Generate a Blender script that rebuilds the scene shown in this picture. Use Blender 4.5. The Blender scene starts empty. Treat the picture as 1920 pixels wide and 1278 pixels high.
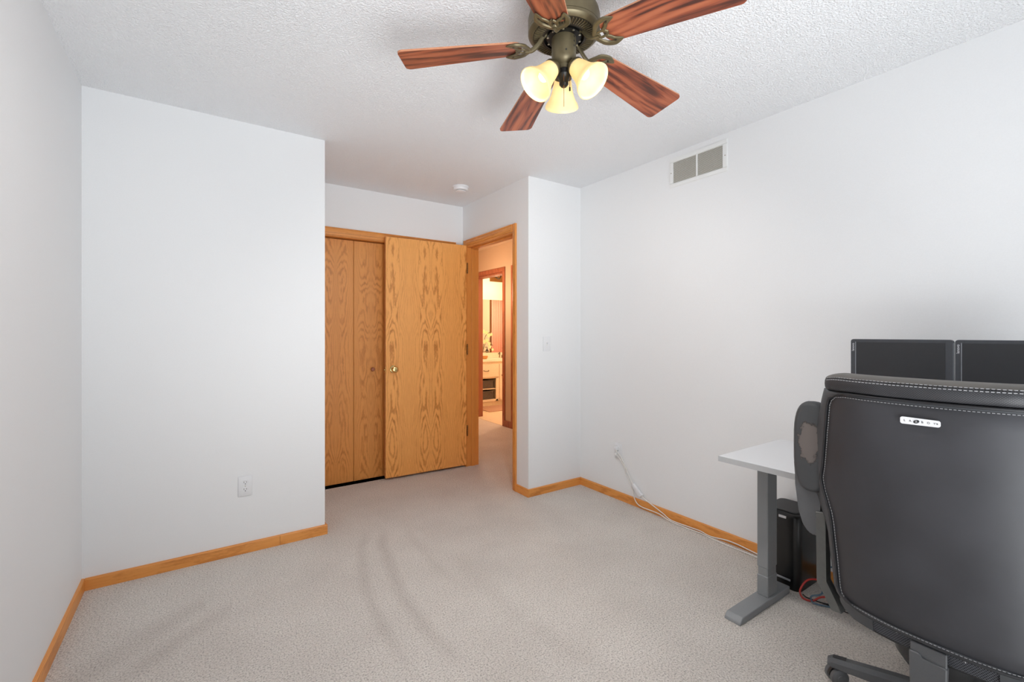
import bpy, bmesh, math, random
from mathutils import Vector, Matrix, noise
random.seed(7)
S = bpy.context.scene
COL = S.collection
PI = math.pi
R = math.radians

# ------------------------------------------------------------------ camera, light, exposure
cd = bpy.data.cameras.new('camera')
cam = bpy.data.objects.new('camera', cd); COL.objects.link(cam)
cd.sensor_width = 36.0
cd.lens = 854.23 / 1920 * 36.0
cd.shift_y = -(639 - 624.46) / 1920
cd.clip_start = 0.02
cam.location = (0, 0, 1.244)
cam.rotation_euler = (PI / 2, 0, -R(34.397))
S.camera = cam
S.view_settings.view_transform = 'Standard'
S.view_settings.look = 'None'
S.view_settings.exposure = 0.09
S.view_settings.gamma = 1.0
S.view_settings.use_curve_mapping = False
S.cycles.max_bounces = 12
S.cycles.diffuse_bounces = 8
S.cycles.use_denoising = True

W = bpy.data.worlds.new('world'); S.world = W; W.use_nodes = True
W.node_tree.nodes['Background'].inputs[0].default_value = (0.80, 0.90, 1.0, 1)
W.node_tree.nodes['Background'].inputs[1].default_value = 1.0

def light(name, kind, loc, rot, energy, color, size=None, size_y=None, spread=None):
    l = bpy.data.lights.new(name, kind); l.energy = energy; l.color = color
    if kind == 'AREA':
        l.size = size
        if size_y: l.shape = 'RECTANGLE'; l.size_y = size_y
        if spread: l.spread = spread
    elif size: l.shadow_soft_size = size
    o = bpy.data.objects.new(name, l); o.location = loc; o.rotation_euler = rot; COL.objects.link(o)
    return o
# daylight entering through the window behind the camera and the one on its left
light('window_daylight', 'AREA', (1.05, -2.42, 1.30), (PI / 2 + R(20), 0, 0), 3, (0.94, 0.975, 1.0), 2.5, 1.75)
light('side_window_daylight', 'AREA', (-0.60, -0.95, 1.35), (PI / 2 + R(10), 0, -PI / 2), 3, (0.95, 0.98, 1.0), 0.95, 1.4)
# sun falling steeply through the rear window onto the carpet behind the camera; its bounce lights the ceiling
sun = light('sun', 'SUN', (1, -5, 6), (R(45), 0, R(20)), 5.0, (0.84, 0.93, 1.0))
sun.data.angle = R(2)
# added upward fill lamps behind the camera, standing in for carpet bounce
light('ceiling_fill', 'AREA', (0.75, -0.30, 0.06), (PI + R(-40), 0, R(-10)), 21, (0.93, 0.97, 1.0), 1.8, 1.6, R(100))
light('ceiling_fill', 'AREA', (0.45, -1.40, 0.06), (PI + R(-47), 0, R(-12)), 35, (0.93, 0.97, 1.0), 1.8, 1.4, R(95))
# hall and bathroom ceiling lamps
light('hall_lamp', 'POINT', (2.72, 5.1, 1.75), (0, 0, 0), 30, (1.0, 0.70, 0.50), 0.12)
light('bathroom_lamp', 'POINT', (4.45, 5.7, 1.95), (0, 0, 0), 40, (1.0, 0.76, 0.52), 0.15)
light('vanity_lamp', 'POINT', (4.35, 6.80, 2.05), (0, 0, 0), 7, (1.0, 0.78, 0.48), 0.08)

# ------------------------------------------------------------------ materials
def lin(c):
    return tuple(((v / 255) / 12.92 if v / 255 <= 0.04045 else ((v / 255 + 0.055) / 1.055) ** 2.4) for v in c) + (1,)
class NT:
    def __init__(s, name):
        s.m = bpy.data.materials.new(name); s.m.use_nodes = True
        s.t = s.m.node_tree; s.b = s.t.nodes['Principled BSDF']
    def n(s, typ, **kw):
        nd = s.t.nodes.new(typ)
        for k, v in kw.items():
            if k.startswith('i_'):
                key = k[2:]; key = int(key) if key.isdigit() else key.replace('_', ' ')
                nd.inputs[key].default_value = v
            else: setattr(nd, k, v)
        return nd
    def l(s, a, b): s.t.links.new(a, b)
    def ramp(s, fac, stops):
        r = s.n('ShaderNodeValToRGB'); e = r.color_ramp.elements
        while len(e) < len(stops): e.new(0.5)
        for i, (p, c) in enumerate(stops): e[i].position = p; e[i].color = c
        s.l(fac, r.inputs[0]); return r.outputs[0]
    def bump(s, h, strength, dist):
        b = s.n('ShaderNodeBump'); b.inputs['Strength'].default_value = strength; b.inputs['Distance'].default_value = dist
        s.l(h, b.inputs['Height']); s.l(b.outputs[0], s.b.inputs['Normal']); return b
    def math(s, op, a, b=None):
        m = s.n('ShaderNodeMath', operation=op)
        for i, v in enumerate((a, b)):
            if v is None: continue
            if isinstance(v, (int, float)): m.inputs[i].default_value = v
            else: s.l(v, m.inputs[i])
        return m.outputs[0]
def plain(name, rgb, rough=0.5, metal=0.0, spec=None, nscale=60, namt=0.06, bump=0.0, emit=None, es=0):
    t = NT(name); c = lin(rgb)
    tc = t.n('ShaderNodeTexCoord'); ns = t.n('ShaderNodeTexNoise'); ns.inputs['Scale'].default_value = nscale; ns.inputs['Detail'].default_value = 3
    t.l(tc.outputs['Object'], ns.inputs['Vector'])
    lo = tuple(v * (1 - namt) for v in c[:3]) + (1,); hi = tuple(min(1, v * (1 + namt)) for v in c[:3]) + (1,)
    t.l(t.ramp(ns.outputs['Fac'], [(0.3, lo), (0.7, hi)]), t.b.inputs['Base Color'])
    t.b.inputs['Roughness'].default_value = rough; t.b.inputs['Metallic'].default_value = metal
    if spec is not None: t.b.inputs['Specular IOR Level'].default_value = spec
    if bump: t.bump(ns.outputs['Fac'], bump, 0.002)
    if emit: t.b.inputs['Emission Color'].default_value = lin(emit); t.b.inputs['Emission Strength'].default_value = es
    return t.m
M = {}
M['wall'] = plain('wall_paint', (232, 233, 234), 0.55, nscale=220, namt=0.012, bump=0.06, spec=0.3)
M['hallwall'] = plain('beige_wall_paint', (196, 170, 138), 0.6, nscale=200, namt=0.02)
M['bathwall'] = plain('cream_wall_paint', (240, 232, 214), 0.6, nscale=200, namt=0.02)
def ceiling_mat():
    t = NT('textured_ceiling_paint'); tc = t.n('ShaderNodeTexCoord')
    n1 = t.n('ShaderNodeTexNoise', i_Scale=125.0, i_Detail=2.5, i_Roughness=0.55, i_Distortion=0.6); t.l(tc.outputs['Object'], n1.inputs['Vector'])
    n2 = t.n('ShaderNodeTexVoronoi', i_Scale=160.0); t.l(tc.outputs['Object'], n2.inputs['Vector'])
    a = t.ramp(n1.outputs['Fac'], [(0.38, (0, 0, 0, 1)), (0.62, (1, 1, 1, 1))])
    h = t.math('SUBTRACT', a, t.math('MULTIPLY', n2.outputs['Distance'], 0.45))
    t.bump(h, 0.7, 0.0045)
    t.b.inputs['Base Color'].default_value = lin((240, 241, 243)); t.b.inputs['Roughness'].default_value = 0.7
    t.b.inputs['Specular IOR Level'].default_value = 0.3
    return t.m
M['ceiling'] = ceiling_mat()
def carpet_mat():
    t = NT('beige_carpet'); tc = t.n('ShaderNodeTexCoord')
    pile = t.n('ShaderNodeTexNoise', i_Scale=150.0, i_Detail=4.0, i_Roughness=0.75); t.l(tc.outputs['Object'], pile.inputs['Vector'])
    tuft = t.n('ShaderNodeTexVoronoi', i_Scale=130.0); t.l(tc.outputs['Object'], tuft.inputs['Vector'])
    big = t.n('ShaderNodeTexNoise', i_Scale=2.6, i_Detail=4.0, i_Roughness=0.55); t.l(tc.outputs['Object'], big.inputs['Vector'])
    # pile pressed the other way by the vacuum: broad curved strokes, arcs about far centres on the floor
    sep = t.n('ShaderNodeSeparateXYZ')
    wob = t.n('ShaderNodeTexNoise', i_Scale=3.5, i_Detail=3.0); t.l(tc.outputs['Object'], wob.inputs['Vector'])
    wv = t.n('ShaderNodeVectorMath', operation='SCALE'); t.l(wob.outputs['Color'], wv.inputs[0]); wv.inputs['Scale'].default_value = 0.06
    ad = t.n('ShaderNodeVectorMath', operation='ADD'); t.l(tc.outputs['Object'], ad.inputs[0]); t.l(wv.outputs[0], ad.inputs[1])
    t.l(ad.outputs[0], sep.inputs[0])
    def arc(cx, cy, r, w, y0, y1, amt, xm=9.0):
        dx = t.math('SUBTRACT', sep.outputs[0], cx + 0.03); dy = t.math('SUBTRACT', sep.outputs[1], cy + 0.03)
        d = t.math('SQRT', t.math('ADD', t.math('MULTIPLY', dx, dx), t.math('MULTIPLY', dy, dy)))
        e = t.math('ABSOLUTE', t.math('SUBTRACT', d, r))
        m = t.math('MAXIMUM', t.math('SUBTRACT', 1.0, t.math('DIVIDE', e, w)), 0.0)
        m = t.math('SMOOTH_MAX' if False else 'POWER', m, 0.8)
        g = t.math('MULTIPLY', t.math('GREATER_THAN', sep.outputs[1], y0), t.math('LESS_THAN', sep.outputs[0], xm))
        fy = t.math('MINIMUM', t.math('MAXIMUM', t.math('MULTIPLY', t.math('SUBTRACT', sep.outputs[1], y0), 3.0), 0.0), 1.0)
        fz = t.math('MINIMUM', t.math('MAXIMUM', t.math('MULTIPLY', t.math('SUBTRACT', y1, sep.outputs[1]), 5.0), 0.0), 1.0)
        return t.math('MULTIPLY', t.math('MULTIPLY', t.math('MULTIPLY', m, g), t.math('MULTIPLY', fy, fz)), amt)
    arcs = [(3.319, 1.825, 2.68, 0.040, 1.55, 2.95, 0.75, 1.2), (4.016, 1.839, 3.227, 0.045, 1.5, 2.95, 0.9, 1.2),
            (3.894, 2.304, 2.846, 0.04, 1.9, 2.95, 0.4, 1.5), (0.9, 1.2, 1.46, 0.07, 1.9, 2.6, 0.75, 0.15),
            (1.25, 0.75, 2.18, 0.09, 1.9, 2.75, 0.7, 0.05), (3.4, 1.825, 2.25, 0.06, 1.0, 2.4, 0.3, 1.5)]
    tot = None
    for a in arcs:
        v = arc(*a); tot = v if tot is None else t.math('MAXIMUM', tot, v)
    c1 = t.ramp(pile.outputs['Fac'], [(0.35, lin((166, 159, 153))), (0.47, lin((230, 222, 213))), (0.62, lin((252, 246, 239)))])
    mot = t.ramp(big.outputs['Fac'], [(0.3, (0.90, 0.89, 0.885, 1)), (0.65, (1, 1, 1, 1))])
    mx = t.n('ShaderNodeMix', data_type='RGBA', blend_type='MULTIPLY'); mx.inputs[0].default_value = 1.0
    t.l(c1, mx.inputs[6]); t.l(mot, mx.inputs[7])
    mx2 = t.n('ShaderNodeMix', data_type='RGBA', blend_type='MULTIPLY'); t.l(t.math('MULTIPLY', tot, 0.9), mx2.inputs[0])
    t.l(mx.outputs[2], mx2.inputs[6]); mx2.inputs[7].default_value = (0.83, 0.81, 0.80, 1)
    t.l(mx2.outputs[2], t.b.inputs['Base Color'])
    h = t.math('ADD', pile.outputs['Fac'], t.math('MULTIPLY', tuft.outputs['Distance'], -0.6))
    t.bump(h, 0.9, 0.010)
    t.b.inputs['Roughness'].default_value = 1.0; t.b.inputs['Specular IOR Level'].default_value = 0.05
    t.b.inputs['Sheen Weight'].default_value = 0.15
    return t.m
M['carpet'] = carpet_mat()
def oak(name, axis='Z', leaf=0.0, base=(203, 142, 78), dark=(166, 104, 46), off=0.0, uc=0.0, ring=0.0062, slope=0.030, rough=0.38, amt=0.75, wob=0.010, broken=0.4):
    """plain-sawn wood: growth rings cut at a slant give flame figure, plus fine pores; a leaf width book-matches the veneer"""
    t = NT(name); tc = t.n('ShaderNodeTexCoord'); sp = t.n('ShaderNodeSeparateXYZ')
    oi = t.n('ShaderNodeObjectInfo')
    t.l(tc.outputs['Object'], sp.inputs[0])
    o = {'X': (1, 2, 0), 'Y': (0, 2, 1), 'Z': (0, 1, 2)}[axis]
    u, v, w = (sp.outputs[k] for k in o)
    wr = t.math('ADD', w, t.math('MULTIPLY', oi.outputs['Random'], 9.0))
    if leaf: u = t.math('PINGPONG', t.math('ADD', u, off), leaf)
    uu = t.math('SUBTRACT', u, uc)
    cb = t.n('ShaderNodeCombineXYZ'); t.l(u, cb.inputs[0]); t.l(v, cb.inputs[1]); t.l(t.math('MULTIPLY', wr, 0.16), cb.inputs[2])
    big = t.n('ShaderNodeTexNoise', i_Scale=14.0, i_Detail=2.0, i_Roughness=0.5); t.l(cb.outputs[0], big.inputs['Vector'])
    cb3 = t.n('ShaderNodeCombineXYZ'); t.l(u, cb3.inputs[0]); t.l(v, cb3.inputs[1]); t.l(t.math('MULTIPLY', wr, 0.30), cb3.inputs[2])
    med = t.n('ShaderNodeTexNoise', i_Scale=90.0, i_Detail=2.0, i_Roughness=0.6); t.l(cb3.outputs[0], med.inputs['Vector'])
    low = t.n('ShaderNodeTexNoise', noise_dimensions='1D', i_Scale=1.3, i_Detail=1.0); t.l(wr, low.inputs['W'])
    depth = t.math('ADD', t.math('MULTIPLY', wr, slope), t.math('MULTIPLY', low.outputs['Fac'], 0.11))
    depth = t.math('ADD', depth, t.math('MULTIPLY', t.math('SUBTRACT', big.outputs['Fac'], 0.5), wob * 4))
    uw = t.math('ADD', uu, t.math('MULTIPLY', t.math('SUBTRACT', big.outputs['Fac'], 0.5), wob * 2))
    r = t.math('SQRT', t.math('ADD', t.math('MULTIPLY', uw, uw), t.math('MULTIPLY', depth, depth)))
    r = t.math('ADD', r, t.math('MULTIPLY', med.outputs['Fac'], ring * 0.8))
    sn = t.math('MULTIPLY', t.math('ADD', t.math('SINE', t.math('MULTIPLY', r, 6.283 / ring)), 1.0), 0.5)
    brk = t.n('ShaderNodeTexNoise', i_Scale=16.0, i_Detail=2.0); t.l(cb3.outputs[0], brk.inputs['Vector'])
    sn = t.math('MULTIPLY', t.math('POWER', sn, 2.2), t.math('SUBTRACT', 1.0 + broken * .5, t.math('MULTIPLY', brk.outputs['Fac'], broken * 2.0)))
    cb2 = t.n('ShaderNodeCombineXYZ'); t.l(u, cb2.inputs[0]); t.l(v, cb2.inputs[1]); t.l(t.math('MULTIPLY', wr, 0.03), cb2.inputs[2])
    fine = t.n('ShaderNodeTexNoise', i_Scale=380.0, i_Detail=2.0); t.l(cb2.outputs[0], fine.inputs['Vector'])
    broad = t.n('ShaderNodeTexNoise', i_Scale=10.0, i_Detail=2.0); t.l(cb2.outputs[0], broad.inputs['Vector'])
    f = t.math('ADD', t.math('MULTIPLY', sn, amt), t.math('MULTIPLY', fine.outputs['Fac'], 0.5))
    if leaf:
        q = t.math('MULTIPLY', uu, 26.0); mk = t.math('DIVIDE', 1.0, t.math('ADD', 1.0, t.math('MULTIPLY', t.math('MULTIPLY', q, q), t.math('MULTIPLY', q, q))))
        sn = t.math('MULTIPLY', sn, t.math('ADD', 0.30, t.math('MULTIPLY', mk, 0.9)))
        f = t.math('ADD', t.math('MULTIPLY', sn, amt), t.math('MULTIPLY', fine.outputs['Fac'], 0.5))
    md = tuple((a * 0.6 + b * 0.4) for a, b in zip(base, dark))
    c = t.ramp(f, [(0.18, lin(base)), (0.50, lin(md)), (0.98, lin(dark))])
    mx = t.n('ShaderNodeMix', data_type='RGBA', blend_type='MULTIPLY'); mx.inputs[0].default_value = 1.0
    t.l(c, mx.inputs[6]); t.l(t.ramp(broad.outputs['Fac'], [(0.3, (0.91, 0.88, 0.84, 1)), (0.7, (1, 1, 1, 1))]), mx.inputs[7])
    t.l(mx.outputs[2], t.b.inputs['Base Color'])
    t.b.inputs['Roughness'].default_value = rough
    t.bump(f, 0.12, 0.0006)
    return t.m
OB, OD = (232, 158, 80), (186, 112, 44)
M['oak_z'] = oak('honey_oak_upright', 'Z', base=OB, dark=OD, uc=.3, amt=.5, wob=.004, ring=.004)
M['oak_x'] = oak('honey_oak_lengthwise', 'X', base=OB, dark=OD, uc=.3, amt=.5, wob=.004, ring=.004)
M['oak_y'] = oak('honey_oak_crosswise', 'Y', base=OB, dark=OD, uc=.3, amt=.5, wob=.004, ring=.004)
M['oak_door'] = oak('oak_door_veneer', 'Z', leaf=0.20, off=-0.357, uc=0.06, base=(250, 180, 100), dark=(190, 120, 50), ring=.0085, slope=.012, amt=.85, broken=.9)
M['oak_panel'] = oak('oak_bifold_veneer', 'Z', leaf=0.144, off=0.0, uc=0.085, base=(228, 156, 80), dark=(180, 110, 46), ring=.008, slope=.010, amt=.6, broken=.8)
M['redwood'] = oak('reddish_hall_trim', 'Z', base=(172, 104, 72), dark=(136, 76, 50), uc=.3, ring=.004)
M['blade_plain'] = oak('mahogany_blade_veneer', 'X', base=(160, 86, 58), dark=(74, 40, 30), uc=0.015, ring=.013, slope=.022, wob=.005, amt=.7, broken=.3, rough=.42)
def streaky(name):
    """rosewood-like print: long dark streaks running with the blade"""
    t = NT(name); tc = t.n('ShaderNodeTexCoord'); sp = t.n('ShaderNodeSeparateXYZ'); oi = t.n('ShaderNodeObjectInfo')
    t.l(tc.outputs['Object'], sp.inputs[0])
    def vec(st, off=0.0):
        cb = t.n('ShaderNodeCombineXYZ'); t.l(t.math('MULTIPLY', sp.outputs[0], st), cb.inputs[0]); t.l(sp.outputs[1], cb.inputs[1])
        t.l(t.math('ADD', t.math('MULTIPLY', oi.outputs['Random'], 11.0), off), cb.inputs[2]); return cb.outputs[0]
    a = t.n('ShaderNodeTexNoise', i_Scale=30.0, i_Detail=3.0, i_Roughness=0.55, i_Distortion=0.8); t.l(vec(.13), a.inputs['Vector'])
    b = t.n('ShaderNodeTexNoise', i_Scale=9.0, i_Detail=1.0); t.l(vec(.22, 3.0), b.inputs['Vector'])
    c = t.n('ShaderNodeTexNoise', i_Scale=260.0, i_Detail=2.0); t.l(vec(.03, 5.0), c.inputs['Vector'])
    f = t.math('ADD', t.math('MULTIPLY', t.math('SINE', t.math('ADD', t.math('MULTIPLY', sp.outputs[1], 150.0), t.math('MULTIPLY', b.outputs['Fac'], 26.0))), .11), t.math('ADD', a.outputs['Fac'], t.math('MULTIPLY', c.outputs['Fac'], .22)))
    t.l(t.ramp(f, [(.42, lin((74, 41, 33))), (.54, lin((120, 62, 44))), (.66, lin((152, 82, 56))), (.82, lin((170, 98, 68)))]), t.b.inputs['Base Color'])
    t.b.inputs['Roughness'].default_value = .42
    return t.m
M['blade'] = streaky('mahogany_blade_veneer')
M['blade_edge'] = plain('blade_edge_band', (190, 130, 96), 0.5)
M['bronze'] = plain('antique_bronze', (106, 96, 72), 0.42, 0.55, nscale=35, namt=0.12)
M['bronze_dark'] = plain('aged_dark_bronze', (58, 51, 42), 0.5, 0.4, nscale=40, namt=0.15)  # darker bronze for the motor's bottom plate and the blade screws
M['black_metal'] = plain('black_metal', (20, 19, 18), 0.4, 0.3)
M['chrome'] = plain('bright_screw_metal', (180, 176, 165), 0.25, 0.9)
M['brass'] = plain('polished_brass', (214, 186, 128), 0.2, 0.95, nscale=30)
M['brass_old'] = plain('tarnished_brass', (128, 88, 44), 0.4, 0.7)
M['plastic'] = plain('white_plastic', (228, 229, 231), 0.35, nscale=90, namt=0.01)
M['slot'] = plain('dark_slot', (38, 38, 38), 0.7)
M['vent_white'] = plain('white_enamel', (232, 233, 232), 0.35, nscale=90, namt=0.01)
M['vent_slat'] = plain('grey_louver_enamel', (228, 228, 222), 0.45, nscale=90, namt=0.03)
M['vent_in'] = plain('duct_interior', (160, 157, 148), 0.8)
M['desk'] = plain('white_laminate', (208, 209, 211), 0.35, nscale=200, namt=0.01)
M['desk_metal'] = plain('grey_powder_coat', (137, 140, 142), 0.45, 0.15, nscale=300, namt=0.03)
M['gray_plastic'] = plain('charcoal_plastic', (88, 89, 91), 0.42, nscale=300, namt=0.05, bump=0.05)
M['strut'] = plain('grey_metal_strut', (98, 99, 97), 0.4, 0.4)
M['black_plastic'] = plain('black_plastic', (34, 34, 36), 0.35, nscale=200, namt=0.1)
M['tower'] = plain('black_gloss_plastic', (15, 15, 16), 0.28)
M['tower_lid'] = plain('matte_black_lid', (52, 52, 53), 0.55, nscale=300)
M['screen'] = plain('matte_dark_screen', (39, 40, 43), 0.45, nscale=20, namt=0.03)
M['bezel'] = plain('dark_bezel_plastic', (60, 62, 67), 0.4)
M['silver'] = plain('silver_strip', (150, 154, 160), 0.35, 0.4)
M['print_white'] = plain('white_print', (215, 216, 220), 0.5)
M['print_dark'] = plain('dark_print', (52, 52, 54), 0.5)
M['thread'] = plain('pale_grey_thread', (176, 176, 178), 0.7)
M['cord_white'] = plain('white_cord', (226, 224, 218), 0.45)
M['cord_red'] = plain('red_cord', (186, 52, 44), 0.4)
M['cord_blue'] = plain('slate_blue_cord', (84, 108, 126), 0.45)
M['cord_black'] = plain('black_cord', (24, 24, 26), 0.5)
M['mesh'] = plain('dark_mesh_backing', (30, 31, 35), 0.7)
M['tag'] = plain('white_tag', (232, 232, 234), 0.4, nscale=60, namt=0.01)
M['door_edge'] = oak('oak_door_edge', 'Z', base=(222, 160, 104), dark=(186, 118, 66), uc=.3, ring=.004)
def leather(name, rgb, perf=False):
    t = NT(name); tc = t.n('ShaderNodeTexCoord')
    v = t.n('ShaderNodeTexVoronoi', i_Scale=430.0); t.l(tc.outputs['Object'], v.inputs['Vector'])
    n = t.n('ShaderNodeTexNoise', i_Scale=7.0, i_Detail=4.0); t.l(tc.outputs['Object'], n.inputs['Vector'])
    c = lin(rgb); lo = tuple(k * 0.86 for k in c[:3]) + (1,); hi = tuple(k * 1.12 for k in c[:3]) + (1,)
    col = t.ramp(n.outputs['Fac'], [(0.35, lo), (0.65, hi)])
    t.b.inputs['Roughness'].default_value = 0.48
    t.l(t.ramp(n.outputs['Fac'], [(0.3, (0.48, 0.48, 0.48, 1)), (0.7, (0.60, 0.60, 0.60, 1))]), t.b.inputs['Roughness'])
    wr = t.n('ShaderNodeTexNoise', i_Scale=5.0, i_Detail=3.0, i_Distortion=1.0); t.l(tc.outputs['Object'], wr.inputs['Vector'])
    h = t.math('ADD', t.math('MULTIPLY', v.outputs['Distance'], 0.06), wr.outputs['Fac'])
    if perf:
        sp = t.n('ShaderNodeSeparateXYZ'); t.l(tc.outputs['Object'], sp.inputs[0])
        def cell(o, s, ph=0.0): return t.math('SINE', t.math('ADD', t.math('MULTIPLY', o, s), ph))
        g = t.math('MULTIPLY', cell(sp.outputs[1], 1100.0), cell(sp.outputs[2], 1100.0))
        dots = t.ramp(g, [(0.62, (0, 0, 0, 1)), (0.78, (1, 1, 1, 1))])
        mx = t.n('ShaderNodeMix', data_type='RGBA'); t.l(dots, mx.inputs[0]); t.l(col, mx.inputs[6]); mx.inputs[7].default_value = lin((84, 84, 88))
        col = mx.outputs[2]
    t.bump(h, 0.25, 0.004)
    t.l(col, t.b.inputs['Base Color'])
    return t.m
M['leather'] = leather('black_leather', (54, 54, 58))
M['leather_perf'] = leather('perforated_black_leather', (46, 46, 49), True)
M['leather_perf_plain'] = leather('piping_leather', (40, 40, 43))
M['leather_side'] = leather('grey_side_fabric', (74, 76, 79))
def worn():
    t = NT('worn_arm_padding'); tc = t.n('ShaderNodeTexCoord')
    n = t.n('ShaderNodeTexNoise', i_Scale=30.0, i_Detail=6.0, i_Roughness=0.75); t.l(tc.outputs['Object'], n.inputs['Vector'])
    sp = t.n('ShaderNodeSeparateXYZ'); t.l(tc.outputs['Object'], sp.inputs[0])
    dy = t.math('DIVIDE', t.math('SUBTRACT', sp.outputs[1], 0.712), 0.034); dz = t.math('DIVIDE', t.math('SUBTRACT', sp.outputs[2], 0.872), 0.068)
    d = t.math('SQRT', t.math('ADD', t.math('MULTIPLY', dy, dy), t.math('MULTIPLY', dz, dz)))
    d = t.math('ADD', d, t.math('MULTIPLY', t.math('SUBTRACT', n.outputs['Fac'], 0.5), 1.6))
    c = t.ramp(d, [(0.80, lin((104, 96, 92))), (0.92, lin((96, 88, 84))), (0.98, lin((26, 25, 25))), (1.10, lin((66, 67, 69)))])
    t.l(c, t.b.inputs['Base Color']); t.b.inputs['Roughness'].default_value = 0.6
    t.bump(t.ramp(d, [(0.9, (0, 0, 0, 1)), (1.1, (1, 1, 1, 1))]), 0.6, 0.003)
    return t.m
M['worn'] = worn()
def glass_shade():
    t = NT('frosted_amber_glass'); tc = t.n('ShaderNodeTexCoord')
    n = t.n('ShaderNodeTexNoise', i_Scale=25.0, i_Detail=4.0); t.l(tc.outputs['Object'], n.inputs['Vector'])
    t.l(t.ramp(n.outputs['Fac'], [(0.3, lin((238, 222, 176))), (0.7, lin((246, 234, 196)))]), t.b.inputs['Base Color'])
    t.b.inputs['Roughness'].default_value = 0.35
    t.b.inputs['Subsurface Weight'].default_value = 0.0
    tr = t.n('ShaderNodeBsdfTranslucent'); tr.inputs[0].default_value = lin((250, 234, 194))
    mx = t.n('ShaderNodeMixShader'); mx.inputs[0].default_value = 0.35
    out = t.t.nodes['Material Output']
    t.l(t.b.outputs[0], mx.inputs[1]); t.l(tr.outputs[0], mx.inputs[2]); t.l(mx.outputs[0], out.inputs[0])
    t.b.inputs['Emission Color'].default_value = lin((255, 236, 176)); t.b.inputs['Emission Strength'].default_value = 0.27
    return t.m
M['shade'] = glass_shade()
M['bulb'] = plain('lit_bulb', (255, 245, 220), 0.4, emit=(255, 244, 214), es=1.3)
M['mirror'] = plain('mirror_glass', (235, 235, 235), 0.02, 1.0, namt=0.0)
M['curtain'] = plain('coral_fabric', (238, 184, 170), 0.8)
M['vanity'] = plain('cream_cabinet_paint', (238, 222, 196), 0.5)
M['counter'] = plain('cream_solid_surface', (244, 236, 216), 0.35)
M['basket'] = plain('dark_grey_basket', (96, 86, 78), 0.9, nscale=120, namt=0.3)
M['petal'] = plain('pale_yellow_petal', (250, 240, 190), 0.7)
M['stem'] = plain('green_stem', (92, 96, 52), 0.6)
M['nickel'] = plain('brushed_nickel', (150, 140, 120), 0.35, 0.8)
M['soap'] = plain('amber_ceramic', (196, 140, 80), 0.4)
M['vinyl'] = plain('pale_bathroom_vinyl', (226, 208, 180), 0.5, nscale=12, namt=0.05)
M['rug'] = plain('dusty_bath_rug', (186, 150, 128), 1.0, nscale=200, namt=0.2)
M['bathlamp'] = plain('lit_white_shade', (255, 245, 225), 0.5, emit=(255, 232, 190), es=3.0)
M['frame_wht'] = plain('white_window_frame', (236, 236, 236), 0.4)
M['hinge'] = M['brass_old']
def window_glass():
    t = NT('window_glass'); t.b.inputs['Base Color'].default_value = (1, 1, 1, 1)
    t.b.inputs['Transmission Weight'].default_value = 1.0; t.b.inputs['Roughness'].default_value = 0.0; t.b.inputs['IOR'].default_value = 1.02
    return t.m
M['wglass'] = window_glass()

# ------------------------------------------------------------------ mesh helpers
def box(bm, x0, x1, y0, y1, z0, z1, bev=0.0, seg=2, mat=None):
    xs = sorted((x0, x1)); ys = sorted((y0, y1)); zs = sorted((z0, z1))
    r = bmesh.ops.create_cube(bm, size=1.0)
    for v in r['verts']:
        v.co = Vector((xs[0] + (v.co.x + .5) * (xs[1] - xs[0]), ys[0] + (v.co.y + .5) * (ys[1] - ys[0]), zs[0] + (v.co.z + .5) * (zs[1] - zs[0])))
    vs = r['verts']
    if bev:
        es = list({e for v in vs for e in v.link_edges})
        g = bmesh.ops.bevel(bm, geom=es, offset=bev, segments=seg, affect='EDGES', profile=0.5)
        vs = g['verts']
    if mat is not None: bmesh.ops.transform(bm, matrix=mat, verts=list(set(vs)))
    return vs
def quad(bm, pts):
    return bm.faces.new([bm.verts.new(Vector(p)) for p in pts])
def catmull(P, n=6):
    P = [Vector(p) for p in P]; out = []
    Q = [2 * P[0] - P[1]] + P + [2 * P[-1] - P[-2]]
    for i in range(1, len(Q) - 2):
        for k in range(n):
            t = k / n; a, b, c, d = Q[i - 1], Q[i], Q[i + 1], Q[i + 2]
            out.append(0.5 * ((2 * b) + (-a + c) * t + (2 * a - 5 * b + 4 * c - d) * t * t + (-a + 3 * b - 3 * c + d) * t ** 3))
    out.append(P[-1]); return out
def tube(bm, P, rad, n=8, flat=1.0, up=None, closed=False, cap=True):
    """tube along points; rad number or list; flat scales the second cross axis"""
    P = [Vector(p) for p in P]; m = len(P)
    rs = rad if isinstance(rad, (list, tuple)) else [rad] * m
    rings = []; prev = None
    for i, p in enumerate(P):
        if closed: tg = (P[(i + 1) % m] - P[i - 1])
        else: tg = (P[min(i + 1, m - 1)] - P[max(i - 1, 0)])
        tg.normalize()
        if up is not None:
            a = Vector(up).cross(tg)
            if a.length < 1e-4: a = prev or Vector((1, 0, 0))
            a.normalize()
        else:
            if prev is None:
                a = tg.orthogonal().normalized()
            else:
                a = (prev - tg * prev.dot(tg)); a = a.normalized() if a.length > 1e-6 else tg.orthogonal().normalized()
        prev = a; b = tg.cross(a).normalized()
        rings.append([bm.verts.new(p + a * math.cos(2 * PI * k / n) * rs[i] + b * math.sin(2 * PI * k / n) * rs[i] * flat) for k in range(n)])
    for i in range(m if closed else m - 1):
        A, B = rings[i], rings[(i + 1) % m]
        for k in range(n): bm.faces.new((A[k], A[(k + 1) % n], B[(k + 1) % n], B[k]))
    if cap and not closed:
        bm.faces.new(rings[0][::-1]); bm.faces.new(rings[-1])
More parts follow.
